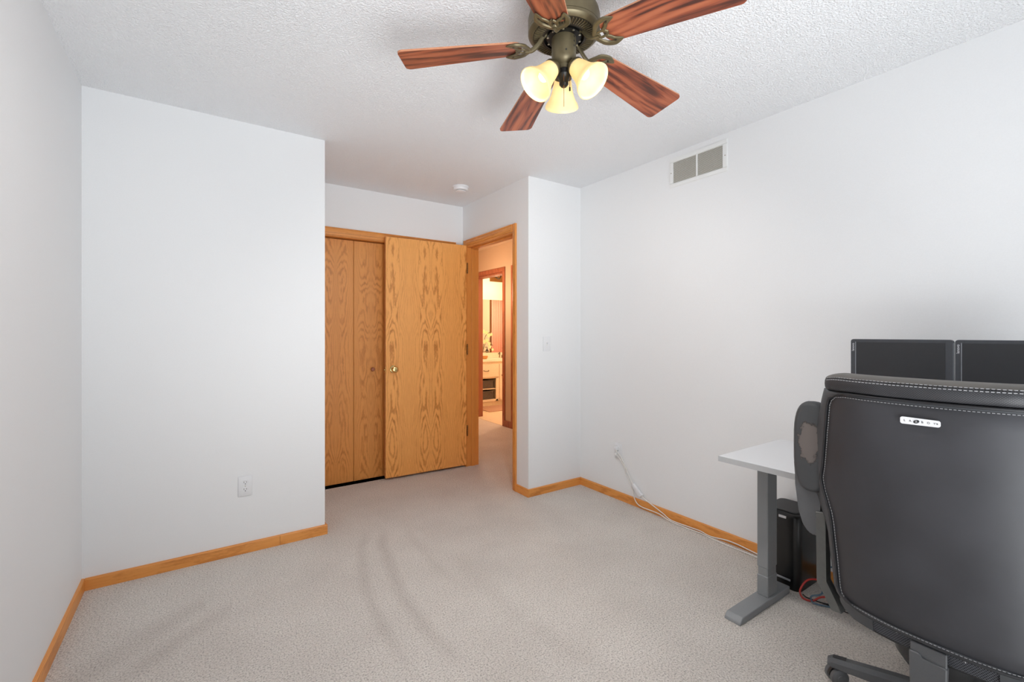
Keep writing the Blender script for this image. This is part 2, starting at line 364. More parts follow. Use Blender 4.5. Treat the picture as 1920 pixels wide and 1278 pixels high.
def lathe(bm, prof, n=32, mat=None, capb=True, capt=True):
    """prof: list of (r, z); spins about local z"""
    rings = []
    for r, z in prof:
        if r < 1e-5: rings.append([bm.verts.new((0, 0, z))])
        else: rings.append([bm.verts.new((r * math.cos(2 * PI * k / n), r * math.sin(2 * PI * k / n), z)) for k in range(n)])
    for A, B in zip(rings, rings[1:]):
        if len(A) == 1 and len(B) == 1: continue
        for k in range(n):
            if len(A) == 1: bm.faces.new((A[0], B[(k + 1) % n], B[k]))
            elif len(B) == 1: bm.faces.new((A[k], A[(k + 1) % n], B[0]))
            else: bm.faces.new((A[k], A[(k + 1) % n], B[(k + 1) % n], B[k]))
    if capb and len(rings[0]) > 1: bm.faces.new(rings[0][::-1])
    if capt and len(rings[-1]) > 1: bm.faces.new(rings[-1])
    vs = [v for r in rings for v in r]
    if mat is not None: bmesh.ops.transform(bm, matrix=mat, verts=vs)
    return vs
def prism(bm, pts, vec):
    """closed outline (list of 3D points) extruded by vec"""
    a = [bm.verts.new(Vector(p)) for p in pts]; b = [bm.verts.new(Vector(p) + Vector(vec)) for p in pts]
    bm.faces.new(a[::-1]); bm.faces.new(b); n = len(a)
    for i in range(n): bm.faces.new((a[i], a[(i + 1) % n], b[(i + 1) % n], b[i]))
    return a + b
def axis_mat(p, d):
    """matrix taking local z to direction d at p"""
    return Matrix.Translation(Vector(p)) @ Vector(d).to_track_quat('Z', 'Y').to_matrix().to_4x4()
def obj(name, bm, mat, parent=None, smooth=True, angle=35, loc=None, rot=None, bevel=None, label=None, kind=None):
    bmesh.ops.recalc_face_normals(bm, faces=bm.faces)
    me = bpy.data.meshes.new(name); bm.to_mesh(me); bm.free()
    if isinstance(mat, (list, tuple)):
        for m in mat: me.materials.append(m)
    else: me.materials.append(mat)
    if smooth:
        me.polygons.foreach_set('use_smooth', [True] * len(me.polygons))
        me.set_sharp_from_angle(angle=R(angle))
    o = bpy.data.objects.new(name, me); COL.objects.link(o)
    if parent is not None: o.parent = parent
    if loc: o.location = loc
    if rot: o.rotation_euler = rot
    if bevel:
        b = o.modifiers.new('bevel', 'BEVEL'); b.width = bevel; b.segments = 2; b.limit_method = 'ANGLE'
    if label: o['label'] = label
    if kind: o['kind'] = kind
    return o
def tag(o, label, cat, group=None, kind=None):
    o['label'] = label; o['category'] = cat
    if group: o['group'] = group
    if kind: o['kind'] = kind
    return o
def thing(name, label, cat, loc=(0, 0, 0), rotz=0.0, group=None, kind=None):
    o = bpy.data.objects.new(name, None); o.empty_display_size = 0.05; COL.objects.link(o)
    o.location = loc; o.rotation_euler = (0, 0, rotz)
    return tag(o, label, cat, group, kind)
def struct(name, bm, mat, label, cat, smooth=False):
    return tag(obj(name, bm, mat, smooth=smooth), label, cat, kind='structure')
def text_mesh(name, body, size, mat, parent, matrix, ext=0.0003, spacing=1.0, label=None):
    c = bpy.data.curves.new(name, 'FONT'); c.body = body; c.size = size; c.extrude = ext
    c.align_x = 'CENTER'; c.align_y = 'CENTER'; c.space_character = spacing
    o = bpy.data.objects.new(name + '_tmp', c); COL.objects.link(o)
    dg = bpy.context.evaluated_depsgraph_get()
    me = bpy.data.meshes.new_from_object(o.evaluated_get(dg)); bpy.data.objects.remove(o)
    me.transform(matrix); me.materials.clear(); me.materials.append(mat); me.name = name
    r = bpy.data.objects.new(name, me); COL.objects.link(r); r.parent = parent
    if label: r['label'] = label
    return r
def NB(): return bmesh.new()

# ------------------------------------------------------------------ room shell (metres)
H = 2.44
XL, YA, XB, YD, XC, YC, XR, YR = -0.4725, 2.9905, 0.6393, 3.834, 2.060, 2.788, 2.594, -2.30
T = 0.115
XH = 3.36       # far wall of the hall
bm = NB(); box(bm, XL - .3, XH + .0, YR - .3, 6.5, -0.05, 0.0)
struct('floor', bm, M['carpet'], 'beige carpet floor with curved vacuum marks', 'floor')
bm = NB(); box(bm, XH, 5.6, 4.6, 7.3, -0.05, 0.004)
struct('floor_bathroom', bm, M['vinyl'], 'pale vinyl floor of the bathroom beyond the doorway', 'floor')
bm = NB(); box(bm, XL - .3, XR + .2, YR - .3, YD + 0.8, H, H + .05)
struct('ceiling', bm, M['ceiling'], 'white knockdown textured ceiling', 'ceiling')
bm = NB(); box(bm, XR + .2, 5.6, 2.0, 7.3, H, H + .05); box(bm, XC + T, XR + .2, YD + .8, 7.3, H, H + .05)
struct('ceiling_hall', bm, M['hallwall'], 'plain ceiling of the hall and bathroom', 'ceiling')
# left wall with a window opening near the camera, out of view
def wall_with_hole(axis, a0, a1, p0, p1, h0, h1, z0, z1):
    bm = NB()
    def b(u0, u1, w0, w1):
        if axis == 'X': box(bm, u0, u1, p0, p1, w0, w1)
        else: box(bm, p0, p1, u0, u1, w0, w1)
    b(a0, h0, 0, H); b(h1, a1, 0, H); b(h0, h1, 0, z0); b(h0, h1, z1, H)
    return bm
bm = wall_with_hole('Y', YR - T, YA, XL - T, XL, -1.45, -0.45, 0.65, 2.05)
struct('wall_left', bm, M['wall'], 'plain white wall at the left edge', 'wall')
bm = wall_with_hole('X', XL - T, XR + T, YR - T, YR, -0.1, 2.2, 0.5, 2.15)
struct('wall_rear', bm, M['wall'], 'white wall behind the camera with a wide window', 'wall')
bm = NB(); box(bm, XL - T, XB, YA, YA + T, 0, H); box(bm, XB - T, XB, YA + T, YD + .7, 0, H)
struct('wall_front', bm, M['wall'], 'white wall facing the camera left of the closet', 'wall')
bm = wall_with_hole('X', XB, XC, YD, YD + T, 0.77, 1.925, -.02, 2.035)
struct('wall_back', bm, M['wall'], 'white wall around and above the closet doors', 'wall')
bm = NB(); box(bm, XB, XC, YD + .65, YD + .70, 0, H)
struct('wall_closet', bm, M['wall'], 'rear wall inside the closet', 'wall')
bm = NB(); box(bm, XC, XC + T, YC, 2.970, 0, H); box(bm, XC, XC + T, 3.760, YD + .70, 0, H); box(bm, XC, XC + T, 2.970, 3.760, 2.066, H)
struct('wall_door', bm, M['wall'], 'white wall holding the doorway to the hall', 'wall')
bm = NB(); box(bm, XC + T, XR + T, YC, YC + T, 0, H)
struct('wall_stub', bm, M['wall'], 'narrow white wall with the light switch', 'wall')
bm = NB(); box(bm, XR, XR + T, YR, YC, 0, H)
struct('wall_right', bm, M['wall'], 'long white wall behind the desk', 'wall')
# hall and bathroom walls
bm = NB()
box(bm, XH, XH + .12, 1.9, 4.10, 0, H); box(bm, XH, XH + .12, 4.86, 5.12, 0, H); box(bm, XH, XH + .12, 5.88, 7.3, 0, H)
box(bm, XH, XH + .12, 4.10, 4.86, 2.07, H); box(bm, XH, XH + .12, 5.12, 5.88, 2.07, H)
struct('wall_hall', bm, M['hallwall'], 'warm beige hall wall with the bathroom doorway', 'wall')
bm = NB(); box(bm, XC + T, XC + T + .004, YC + T, 2.965, 0, H); box(bm, XC + T, XC + T + .004, 3.765, 7.3, 0, H); box(bm, XC + T, XH, 6.5, 6.6, 0, H); box(bm, XC + T, XH, YC + T, YC + T + .01, 0, H)
struct('wall_hall_near', bm, M['hallwall'], 'beige hall side walls beyond the doorway', 'wall')
bm = NB(); box(bm, XH + .12, 5.6, 7.15, 7.3, 0, H); box(bm, 5.5, 5.6, 4.6, 7.15, 0, H); box(bm, XH + .12, 5.5, 4.6, 4.7, 0, H)
box(bm, XH + .12, XH + .124, 4.7, 5.1, 0, H); box(bm, XH + .12, XH + .124, 5.90, 7.15, 0, H)
struct('wall_bathroom', bm, M['bathwall'], 'cream bathroom walls beyond the hall', 'wall')

# windows behind the camera (daylight source)
def window(name, axis, c, u0, u1, z0, z1, dep, label):
    t = thing(name, label, 'window', (0, 0, 0), kind='structure')
    def b(bm, a0, a1, w0, w1, d0, d1):
        if axis == 'X': box(bm, a0, a1, c + d0, c + d1, w0, w1)
        else: box(bm, c + d0, c + d1, a0, a1, w0, w1)
    bm = NB(); f = .05
    for a in ((u0, u0 + f, z0, z1), (u1 - f, u1, z0, z1), (u0, u1, z0, z0 + f), (u0, u1, z1 - f, z1)): b(bm, *a, *dep)
    mid = (u0 + u1) / 2; b(bm, mid - .025, mid + .025, z0, z1, *dep)
    obj('frame', bm, M['frame_wht'], t, smooth=False)
    return t
window('window_1', 'X', YR, -0.1, 2.2, 0.5, 2.15, (-.11, -.09), 'wide white framed window behind the camera')
window('window_2', 'Y', XL, -1.45, -0.45, 0.65, 2.05, (-.11, -.09), 'white framed window in the left wall beside the camera')

# baseboards
BH, BT = 0.058, 0.013
def board(name, x0, x1, y0, y1, mat, face, label):
    """face: outward direction of the room side ('-y','+x','-x','+y'); a rounded top edge"""
    bm = NB(); box(bm, x0, x1, y0, y1, 0, BH)
    es = []
    for e in bm.edges:
        a, b = e.verts
        if a.co.z > BH - 1e-4 and b.co.z > BH - 1e-4:
            if face == '-y' and abs(a.co.y - min(y0, y1)) < 1e-4 and abs(b.co.y - min(y0, y1)) < 1e-4: es.append(e)
            if face == '-x' and abs(a.co.x - min(x0, x1)) < 1e-4 and abs(b.co.x - min(x0, x1)) < 1e-4: es.append(e)
            if face == '+x' and abs(a.co.x - max(x0, x1)) < 1e-4 and abs(b.co.x - max(x0, x1)) < 1e-4: es.append(e)
    bmesh.ops.bevel(bm, geom=es, offset=0.008, segments=3, affect='EDGES', profile=0.5)
    return tag(obj(name, bm, mat, smooth=True, angle=50), label, 'baseboard', kind='structure')
board('baseboard_left', XL, XL + BT, YR, YA, M['oak_y'], '+x', 'oak baseboard along the left wall')
board('baseboard_front', XL + BT, 0.387, YA - BT, YA, M['oak_x'], '-y', 'longer oak baseboard piece under the outlet wall')
board('baseboard_front', 0.388, XB + BT, YA - BT, YA, M['oak_x'], '-y', 'short oak baseboard piece at the outer wall corner')
board('baseboard_return', XB, XB + BT, YA, YD, M['oak_y'], '+x', 'oak baseboard round the corner beside the closet')
board('baseboard_door', XC - BT, XC, YC - BT, 2.943, M['oak_y'], '-x', 'short oak baseboard beside the door casing')
board('baseboard_stub', XC - BT * .0, XR - BT, YC - BT, YC, M['oak_x'], '-y', 'oak baseboard under the light switch')
board('baseboard_right', XR - BT, XR, YR, YC, M['oak_y'], '-x', 'oak baseboard along the right wall behind the cords')

# ---- casings and jambs
def casing(name, axis, c0, thick, a0, a1, z0, z1, mat, label, horiz=False, steps=True):
    """flat board with a stepped profile, c0 = wall plane, thick signed towards the room"""
    bm = NB()
    def b(u0, u1, w0, w1, d):
        if axis == 'Y': box(bm, c0, c0 + d, u0, u1, w0, w1, bev=0.0015, seg=1)
        else: box(bm, u0, u1, c0, c0 + d, w0, w1, bev=0.0015, seg=1)
    b(a0, a1, z0, z1, thick * .62)
    if horiz: b(a0, a1, z0 + (z1 - z0) * .38, z1, thick)
    else: b(a0 + (a1 - a0) * (.0), a0 + (a1 - a0) * .62, z0, z1, thick)
    return tag(obj(name, bm, mat, smooth=False), label, 'door trim', kind='structure')
ZT = 2.055
# door frame: one thing, parts jamb/casing/stop
fr = thing('trim_1', 'honey oak frame of the open doorway to the hall', 'door frame', kind='structure')
def cas(parent, name, x0, x1, y0, y1, z0, z1, mat, bev=.002):
    bm = NB(); box(bm, x0, x1, y0, y1, z0, z1, bev=bev, seg=1); return obj(name, bm, mat, parent, smooth=False)
CW = .055
# right casing (near camera), its outer edge thicker
for nm, y0, y1, mt in (('casing', 2.943, 2.993, 'oak_z'), ('casing', 3.745, 3.797, 'oak_z')):
    bm = NB()
    out = y0 if y0 < 3.3 else y1
    inn = y1 if y0 < 3.3 else y0
    s = 1 if inn > out else -1
    pts = [(XC, out), (XC - .016, out), (XC - .016, out + s * .008), (XC - .013, out + s * .012), (XC - .013, out + s * .03), (XC - .009, inn - s * .006), (XC - .006, inn), (XC, inn)]
    prism(bm, [(p[0], p[1], 0) for p in pts], (0, 0, ZT + .056))
    obj('casing', bm, M[mt], fr, smooth=False)
bm = NB(); pts = [(XC, ZT + .056), (XC - .016, ZT + .056), (XC - .016, ZT + .048), (XC - .013, ZT + .044), (XC - .013, ZT + .026), (XC - .009, ZT + .006), (XC - .006, ZT), (XC, ZT)]
prism(bm, [(p[0], 2.9935, p[1]) for p in pts], (0, 3.7445 - 2.9935, 0))
obj('head_casing', bm, M['oak_y'], fr, smooth=False)
cas(fr, 'jamb', XC - .002, XC + T + .006, 2.972, 2.987, 0, ZT - .001, M['oak_z'])
cas(fr, 'jamb', XC - .002, XC + T + .006, 3.745, 3.759, 0, ZT - .001, M['oak_z'])
cas(fr, 'head_jamb', XC - .002, XC + T + .006, 2.987, 3.745, ZT - .012, ZT + .005, M['oak_y'])
cas(fr, 'door_stop', XC + .040, XC + .075, 2.987, 2.997, 0, ZT - .012, M['oak_z'])
cas(fr, 'door_stop', XC + .040, XC + .075, 3.735, 3.745, 0, ZT - .012, M['oak_z'])
cas(fr, 'door_stop', XC + .040, XC + .075, 2.997, 3.735, ZT - .022, ZT - .012, M['oak_y'])
bm = NB(); box(bm, XC + .01, XC + .035, 2.9865, 2.9885, .90, .96); obj('strike_plate', bm, M['brass_old'], fr, smooth=False)
# closet frame
cf = thing('trim_2', 'honey oak casing round the closet doors', 'door frame', kind='structure')
bm = NB(); pts = [(YD, 2.094), (YD - .014, 2.094), (YD - .014, 2.086), (YD - .011, 2.082), (YD - .011, 2.062), (YD - .008, 2.040), (YD - .006, 2.034), (YD, 2.034)]
prism(bm, [(.715, a, b) for a, b in pts], (1.98 - .715, 0, 0)); obj('head_casing', bm, M['oak_x'], cf, smooth=False)
cas(cf, 'casing', .715, .77, YD - .012, YD, 0, 2.034, M['oak_z']); cas(cf, 'casing', 1.925, 1.98, YD - .012, YD, 0, 2.034, M['oak_z'])
cas(cf, 'head_jamb', .77, 1.925, YD - .002, YD + T, 2.022, 2.036, M['oak_x'])
# bifold closet doors
def bifold(name, x0, label, knob_at):
    t = thing(name, label, 'closet door', (x0, YD + .052, 0), kind='structure')
    w = .2885
    for k in range(2):
        bm = NB(); box(bm, k * w + .0015, (k + 1) * w - .0015, 0, .030, .009, 2.016, bev=.0015, seg=1)
        p = obj('panel', bm, M['oak_panel'], t, smooth=False)
        if k == knob_at:
            bm = NB(); lathe(bm, [(.008, 0), (.008, .012), (.0155, .018), (.017, .024), (.013, .031), (0, .033)], 20, axis_mat((w * k + (w - .135 if k else .135), 0, .938), (0, -1, 0)))
            obj('knob', bm, M['redwood'], p, label='round dark wooden knob')
    return t
bifold('door_2', .770, 'honey oak folding closet door left of the open door', 1)
bifold('door_3', .770 + .577, 'honey oak folding closet door hidden behind the open door', 0)

# open bedroom door
dx, dy = (1.290 - 2.050), (3.766 - 3.738); L = math.hypot(dx, dy); ang = math.atan2(dy, dx)
door = thing('door_1', 'wide honey oak slab door standing open against the closet', 'door', (2.050, 3.738, 0), ang, kind='structure')
# local: +x from hinge to free edge, slab occupies y from -0.035 to 0 (away from the camera after rotation)
bm = NB(); box(bm, .004, L, -.035, 0, .020, 2.060, bev=.0015, seg=1)
slab = obj('slab', bm, [M['oak_door'], M['door_edge']], door, smooth=False)
for f in slab.data.polygons:
    if f.normal.x > .9: f.material_index = 1
def knobset(parent, x, z, side):
    y = 0 if side > 0 else -.035
    bm = NB(); m = axis_mat((x, y, z), (0, side, 0))
    lathe(bm, [(.033, 0), (.033, .003), (.029, .007), (.016, .009), (.012, .013), (.011, .026), (.0145, .030), (.024, .036), (.0275, .044), (.0275, .050), (.022, .058), (.012, .0615), (0, .062)], 32, m)
    k = obj('door_knob', bm, M['brass'], parent)
    return k
knobset(door, L - .066, .938, 1); 
bm = NB(); lathe(bm, [(.030, 0), (.028, .006), (.012, .008), (.012, .018), (.0, .0185)], 24, axis_mat((L - .066, -.035, .938), (0, -1, 0))); obj('rose', bm, M['brass'], door)
bm = NB(); box(bm, L - .001, L + .0015, -.031, -.004, .905, .965, bev=.0005, seg=1); lp = obj('latch_plate', bm, M['brass'], door, smooth=False)
bm = NB(); tube(bm, [(L, -.018, .935), (L + .011, -.018, .935)], .006, 10); obj('latch_bolt', bm, M['brass'], door)
for zz in (1.845, 1.09, .335):
    bm = NB()
    for k in range(5): lathe(bm, [(.0062, 0), (.0062, .0165)], 12, Matrix.Translation((-.003, .005, zz - .045 + k * .0178)))
    lathe(bm, [(.005, 0), (.0068, .003), (.004, .008), (0, .009)], 12, Matrix.Translation((-.003, .005, zz + .045)))
    obj('hinge', bm, M['brass_old'], door, label='small brass hinge')
bm = NB(); lathe(bm, [(.003, 0), (.002, .0015), (0, .002)], 8, axis_mat((.29, 0, 1.94), (0, 1, 0))); obj('nail', bm, M['brass'], door)

# bathroom door frame and closed hall door
bf = thing('trim_3', 'reddish wooden frame of the bathroom doorway across the hall', 'door frame', kind='structure')
XF = XH - .014
cas(bf, 'casing', XF, XH, 5.065, 5.12, 0, 2.075, M['redwood']); cas(bf, 'casing', XF, XH, 5.86, 5.92, 0, 2.075, M['redwood'])
cas(bf, 'head_casing', XF, XH, 5.065, 5.92, 2.072, 2.13, M['redwood'])
cas(bf, 'jamb', XH, XH + .125, 5.105, 5.122, 0, 2.07, M['redwood']); cas(bf, 'jamb', XH, XH + .125, 5.86, 5.88, 0, 2.07, M['redwood'])
cas(bf, 'head_jamb', XH, XH + .125, 5.12, 5.86, 2.05, 2.075, M['redwood'])
hf = thing('trim_4', 'oak frame of the closed hall door at the doorway edge', 'door frame', kind='structure')
cas(hf, 'casing', XF, XH, 4.86, 4.915, 0, 2.075, M['redwood']); cas(hf, 'casing', XF, XH, 4.045, 4.10, 0, 2.075, M['redwood']); cas(hf, 'head_casing', XF, XH, 4.045, 4.915, 2.075, 2.13, M['redwood'])
hd = thing('door_4', 'closed oak door in the hall with a small brass knob', 'door', (XH + .02, 4.10, 0), kind='structure')
bm = NB(); box(bm, 0, .035, .003, .757, .01, 2.06, bev=.001, seg=1); obj('slab', bm, M['redwood'], hd, smooth=False)
bm = NB(); lathe(bm, [(.03, 0), (.028, .007), (.012, .012), (.012, .03), (.025, .038), (.026, .05), (0, .062)], 20, axis_mat((0, .69, .82), (-1, 0, 0))); obj('door_knob', bm, M['brass'], hd)
bm = NB(); box(bm, XF, XH, 4.915, 5.065, 0, .085, bev=.002, seg=1)
tag(obj('baseboard_hall', bm, M['redwood'], smooth=False), 'short reddish baseboard between the two hall doors', 'baseboard', kind='structure')

# ------------------------------------------------------------------ wall fittings
def outlet(name, loc, rotz, label, slots=True):
    """local: plate in xz plane, facing -y"""
    t = thing(name, label, 'outlet', loc, rotz, 'wall outlets')
    bm = NB(); box(bm, -.035, .035, -.005, 0, -.057, .057, bev=.003, seg=2); obj('cover_plate', bm, M['plastic'], t)
    for s in (1, -1):
        bm = NB(); n = 28; pts = []
        for k in range(n):
            a = 2 * PI * k / n; pts.append((.0172 * math.cos(a), -.005, s * .0195 + max(-.0135, min(.0135, .0172 * math.sin(a)))))
        prism(bm, pts, (0, -.0022, 0)); f = obj('receptacle', bm, M['plastic'], t, smooth=False)
        bm = NB()
        box(bm, -.0075, -.0055, -.0076, -.007, s * .0195 - .001, s * .0195 + .0075); box(bm, .0055, .0075, -.0076, -.007, s * .0195 - .0002, s * .0195 + .0068)
        lathe(bm, [(.0026, 0), (.0026, .0006)], 10, axis_mat((0, -.007, s * .0195 - .0068), (0, -1, 0)))
        obj('slots', bm, M['slot'], f, smooth=False)
    bm = NB(); lathe(bm, [(.003, 0), (.0025, .001), (0, .0012)], 10, axis_mat((0, -.005, 0), (0, -1, 0))); obj('screw', bm, M['chrome'], t)
    return t
outlet('wall_outlet', (.2115, YA, .378), 0, 'white duplex outlet low on the wall left of the closet')
outlet('wall_outlet', (XR, 2.372, .362), -PI / 2, 'white duplex outlet with two plugs on the right wall')
sw = thing('light_switch', 'white toggle light switch beside the doorway', 'switch', (2.236, YC, 1.161))
bm = NB(); box(bm, -.036, .036, -.005, 0, -.057, .057, bev=.003, seg=2); obj('cover_plate', bm, M['plastic'], sw)
bm = NB(); box(bm, -.005, .005, -.0056, -.005, -.012, .012); obj('toggle_slot', bm, M['vent_slat'], sw, smooth=False)
bm = NB(); prism(bm, [(-.0035, -.005, -.006), (-.0035, -.005, .009), (-.0035, -.015, .011), (-.0035, -.016, .005)], (.007, 0, 0)); obj('toggle', bm, M['plastic'], sw, smooth=False)
for zz in (.03, -.03):
    bm = NB(); lathe(bm, [(.003, 0), (.0025, .001), (0, .0012)], 10, axis_mat((0, -.005, zz), (0, -1, 0))); obj('screw', bm, M['vent_slat'], sw)

# vent grille, facing -x
vt = thing('vent_grille', 'white two-part return air grille high on the right wall', 'vent', (XR, 1.716, 2.307))
vw, vh, fw = .2035, .0985, .030
bm = NB()
for y0, y1, z0, z1 in ((-vw, vw, vh - fw, vh), (-vw, vw, -vh, -vh + fw), (-vw, -vw + fw, -vh + fw, vh - fw), (vw - fw, vw, -vh + fw, vh - fw)): box(bm, -.006, 0, y0, y1, z0, z1)
es = [e for e in bm.edges if all(v.co.x < -.005 for v in e.verts) and (all(abs(abs(v.co.y) - vw) < 1e-4 for v in e.verts) or all(abs(abs(v.co.z) - vh) < 1e-4 for v in e.verts))]
bmesh.ops.bevel(bm, geom=es, offset=.004, segments=2, affect='EDGES')
obj('frame', bm, M['vent_white'], vt, smooth=False)
bm = NB(); box(bm, -.0062, -.001, -.0055, .0055, -vh + fw, vh - fw, bev=.001, seg=1); obj('mullion', bm, M['vent_white'], vt, smooth=False)
bm = NB(); box(bm, -.0008, -.0002, -vw + fw, vw - fw, -vh + fw, vh - fw); obj('backing', bm, M['vent_in'], vt, smooth=False)
for sgn in (-1, 1):
    bm = NB(); n = 19
    y0, y1 = (.0055, vw - fw) if sgn > 0 else (-vw + fw, -.0055)
    for k in range(n):
        z = -vh + fw + (k + .5) * (2 * vh - 2 * fw) / n
        prism(bm, [(-.0009, y0, z + .0016), (-.0009, y0, z + .0026), (-.0058, y0, z - .0014), (-.0058, y0, z - .0024)], (0, y1 - y0, 0))
    obj('louvers', bm, M['vent_slat'], vt, smooth=False, kind='stuff')
for s in (-1, 1):
    bm = NB(); lathe(bm, [(.0035, 0), (.003, .001), (0, .0014)], 10, axis_mat((-.006, s * (vw - fw / 2), 0), (-1, 0, 0))); obj('screw', bm, M['nickel'], vt)

# smoke detector
sd = thing('smoke_detector', 'round white smoke detector on the ceiling near the doorway', 'smoke detector', (1.757, 3.31, H))
bm = NB(); lathe(bm, [(.066, 0), (.066, -.010), (.063, -.012)], 40); obj('base', bm, M['plastic'], sd)
bm = NB(); lathe(bm, [(.060, -.012), (.060, -.022), (.055, -.030), (.044, -.033)], 40, capb=False); obj('housing', bm, M['plastic'], sd)
bm = NB(); lathe(bm, [(.045, -.031), (.041, -.032), (.041, -.037)], 40, capb=False); obj('vent_ring', bm, M['slot'], sd)
bm = NB(); lathe(bm, [(.043, -.036), (.043, -.040), (.034, -.044), (0, -.045)], 40); obj('cap', bm, M['plastic'], sd)

# ------------------------------------------------------------------ ceiling fan
FX, FY = 1.053, 1.216
fan = thing('ceiling_fan', 'bronze ceiling fan with five mahogany blades and three lit glass shades', 'ceiling fan', (FX, FY, 0))
bm = NB(); lathe(bm, [(.060, H), (.080, 2.435), (.090, 2.410), (.108, 2.385), (.121, 2.360), (.1255, 2.340), (.1255, 2.303)], 64, capb=False, capt=False)
obj('motor_housing', bm, M['bronze'], fan)
bm = NB(); lathe(bm, [(.1255, 2.302), (.1255, 2.292), (.121, 2.286), (.111, 2.281), (.108, 2.282)], 64, capb=False, capt=False); obj('motor_rim', bm, M['bronze'], fan)
bm = NB(); lathe(bm, [(.109, 2.283), (.072, 2.277)], 64, capb=False, capt=False); obj('bottom_plate', bm, M['bronze_dark'], fan)
bm = NB()
for k in range(60):
    a = 2 * PI * k / 60
    box(bm, .079, .106, -.0017, .0017, 2.2765, 2.281, mat=Matrix.Rotation(a, 4, 'Z'))
obj('vent_ribs', bm, M['bronze'], fan, smooth=False, kind='stuff')
bm = NB(); lathe(bm, [(.073, 2.277), (.070, 2.276), (.069, 2.292), (0, 2.294)], 48, capb=False); obj('rotor_recess', bm, M['black_metal'], fan)
bm = NB(); lathe(bm, [(.052, 2.290), (.060, 2.288), (.060, 2.276), (.052, 2.274)], 40); obj('flywheel', bm, M['black_metal'], fan)
for k in range(10):
    a = 2 * PI * (k + .3) / 10
    bm = NB(); lathe(bm, [(.0042, 0), (.0042, -.003), (0, -.004)], 8, Matrix.Translation((.058 * math.cos(a), .058 * math.sin(a), 2.275))); obj('screw', bm, M['chrome'], fan)
bm = NB(); lathe(bm, [(.038, 2.285), (.0425, 2.281), (.0425, 2.207), (.040, 2.196), (.033, 2.186), (.024, 2.180), (.022, 2.165)], 48); sh = obj('switch_housing', bm, M['bronze'], fan)
for (az, z) in ((-75, 2.268), (-75, 2.252), (-75, 2.236), (-120, 2.214)):
    bm = NB(); lathe(bm, [(.0032, 0), (.0032, .0012)], 8, axis_mat((.042 * math.cos(R(az)), .042 * math.sin(R(az)), z), (math.cos(R(az)), math.sin(R(az)), 0))); obj('slot_hole', bm, M['slot'], sh)
bm = NB(); lathe(bm, [(.022, 2.166), (.026, 2.162), (.026, 2.146), (.020, 2.138), (.016, 2.128), (.016, 2.116), (.010, 2.108), (0, 2.106)], 32); obj('light_fitter', bm, M['black_metal'], fan)
# blades and irons
PH = R(.73); DRS = [math.atan(d / .41) for d in (.043, .043, .037, .036, .024)]
for k in range(5):
    a = PH + k * 2 * PI / 5
    bl_m = Matrix.Rotation(a, 4, 'Z') @ Matrix.Translation((.13, 0, 2.242)) @ Matrix.Rotation(DRS[k], 4, 'Y') @ Matrix.Rotation(R(-11), 4, 'X')
    x0, x1, w0, w1 = .018, .442, .053, .079
    out = []
    def corner(cx, cy, r, a0, a1, n=6):
        for i in range(n + 1):
            t = a0 + (a1 - a0) * i / n; out.append((cx + r * math.cos(t), cy + r * math.sin(t)))
    r1 = .019; r0 = .036
    corner(x1 - r1, w1 - r1, r1, PI / 2, 0); corner(x1 - r1, -w1 + r1, r1, 0, -PI / 2)
    corner(x0 + r0, -w0 + r0, r0, -PI / 2, -PI, 8); corner(x0 + r0, w0 - r0, r0, PI, PI / 2, 8)
    bm = NB(); prism(bm, [(x, y, 0) for x, y in out], (0, 0, .006))
    b = obj('blade', bm, [M['blade'], M['blade_edge']], fan, smooth=False)
    for f in b.data.polygons:
        if abs(f.normal.z) < .5: f.material_index = 1
    b.matrix_local = bl_m
    # iron: stem from the flywheel, then a forked scroll under the blade
    bm = NB()
    tube(bm, catmull([(-.082, 0, .040), (-.062, 0, .036), (-.040, 0, .010), (-.018, 0, -.006), (.006, 0, -.007)], 5), [.0085] * 21, 8, flat=.7, up=(0, 1, 0))
    for s in (1, -1):
        tube(bm, catmull([(-.010, 0, -.006), (.000, s * .022, -.006), (.016, s * .043, -.005), (.044, s * .052, -.005), (.074, s * .046, -.004)], 5), [.0085] * 8 + [.0095] * 8 + [.008, .007, .006, .004, .002], 8, flat=.6, up=(0, 0, 1))
        tube(bm, catmull([(.074, s * .046, -.004), (.048, s * .036, -.004), (.037, s * .022, -.005), (.027, s * .012, -.005), (.036, 0, -.005)], 5), [.002, .004, .005] + [.0066] * 18, 8, flat=.6, up=(0, 0, 1))
        tube(bm, catmull([(-.004, s * .003, -.006), (.012, s * .012, -.006), (.026, s * .010, -.005)], 5), .005, 8, flat=.6, up=(0, 0, 1))
    lathe(bm, [(.010, -.010), (.012, -.006), (.008, -.001)], 14, Matrix.Translation((.0, 0, 0)))
    i_ = obj('blade_iron', bm, M['bronze'], fan); i_.matrix_local = bl_m
    for (sx, sy) in ((.048, .040), (.048, -.040), (.030, 0)):
        bm = NB(); lathe(bm, [(.004, -.0085), (.004, -.006), (.003, -.004)], 8, Matrix.Translation((sx, sy, 0))); obj('screw', bm, M['bronze_dark'], i_)
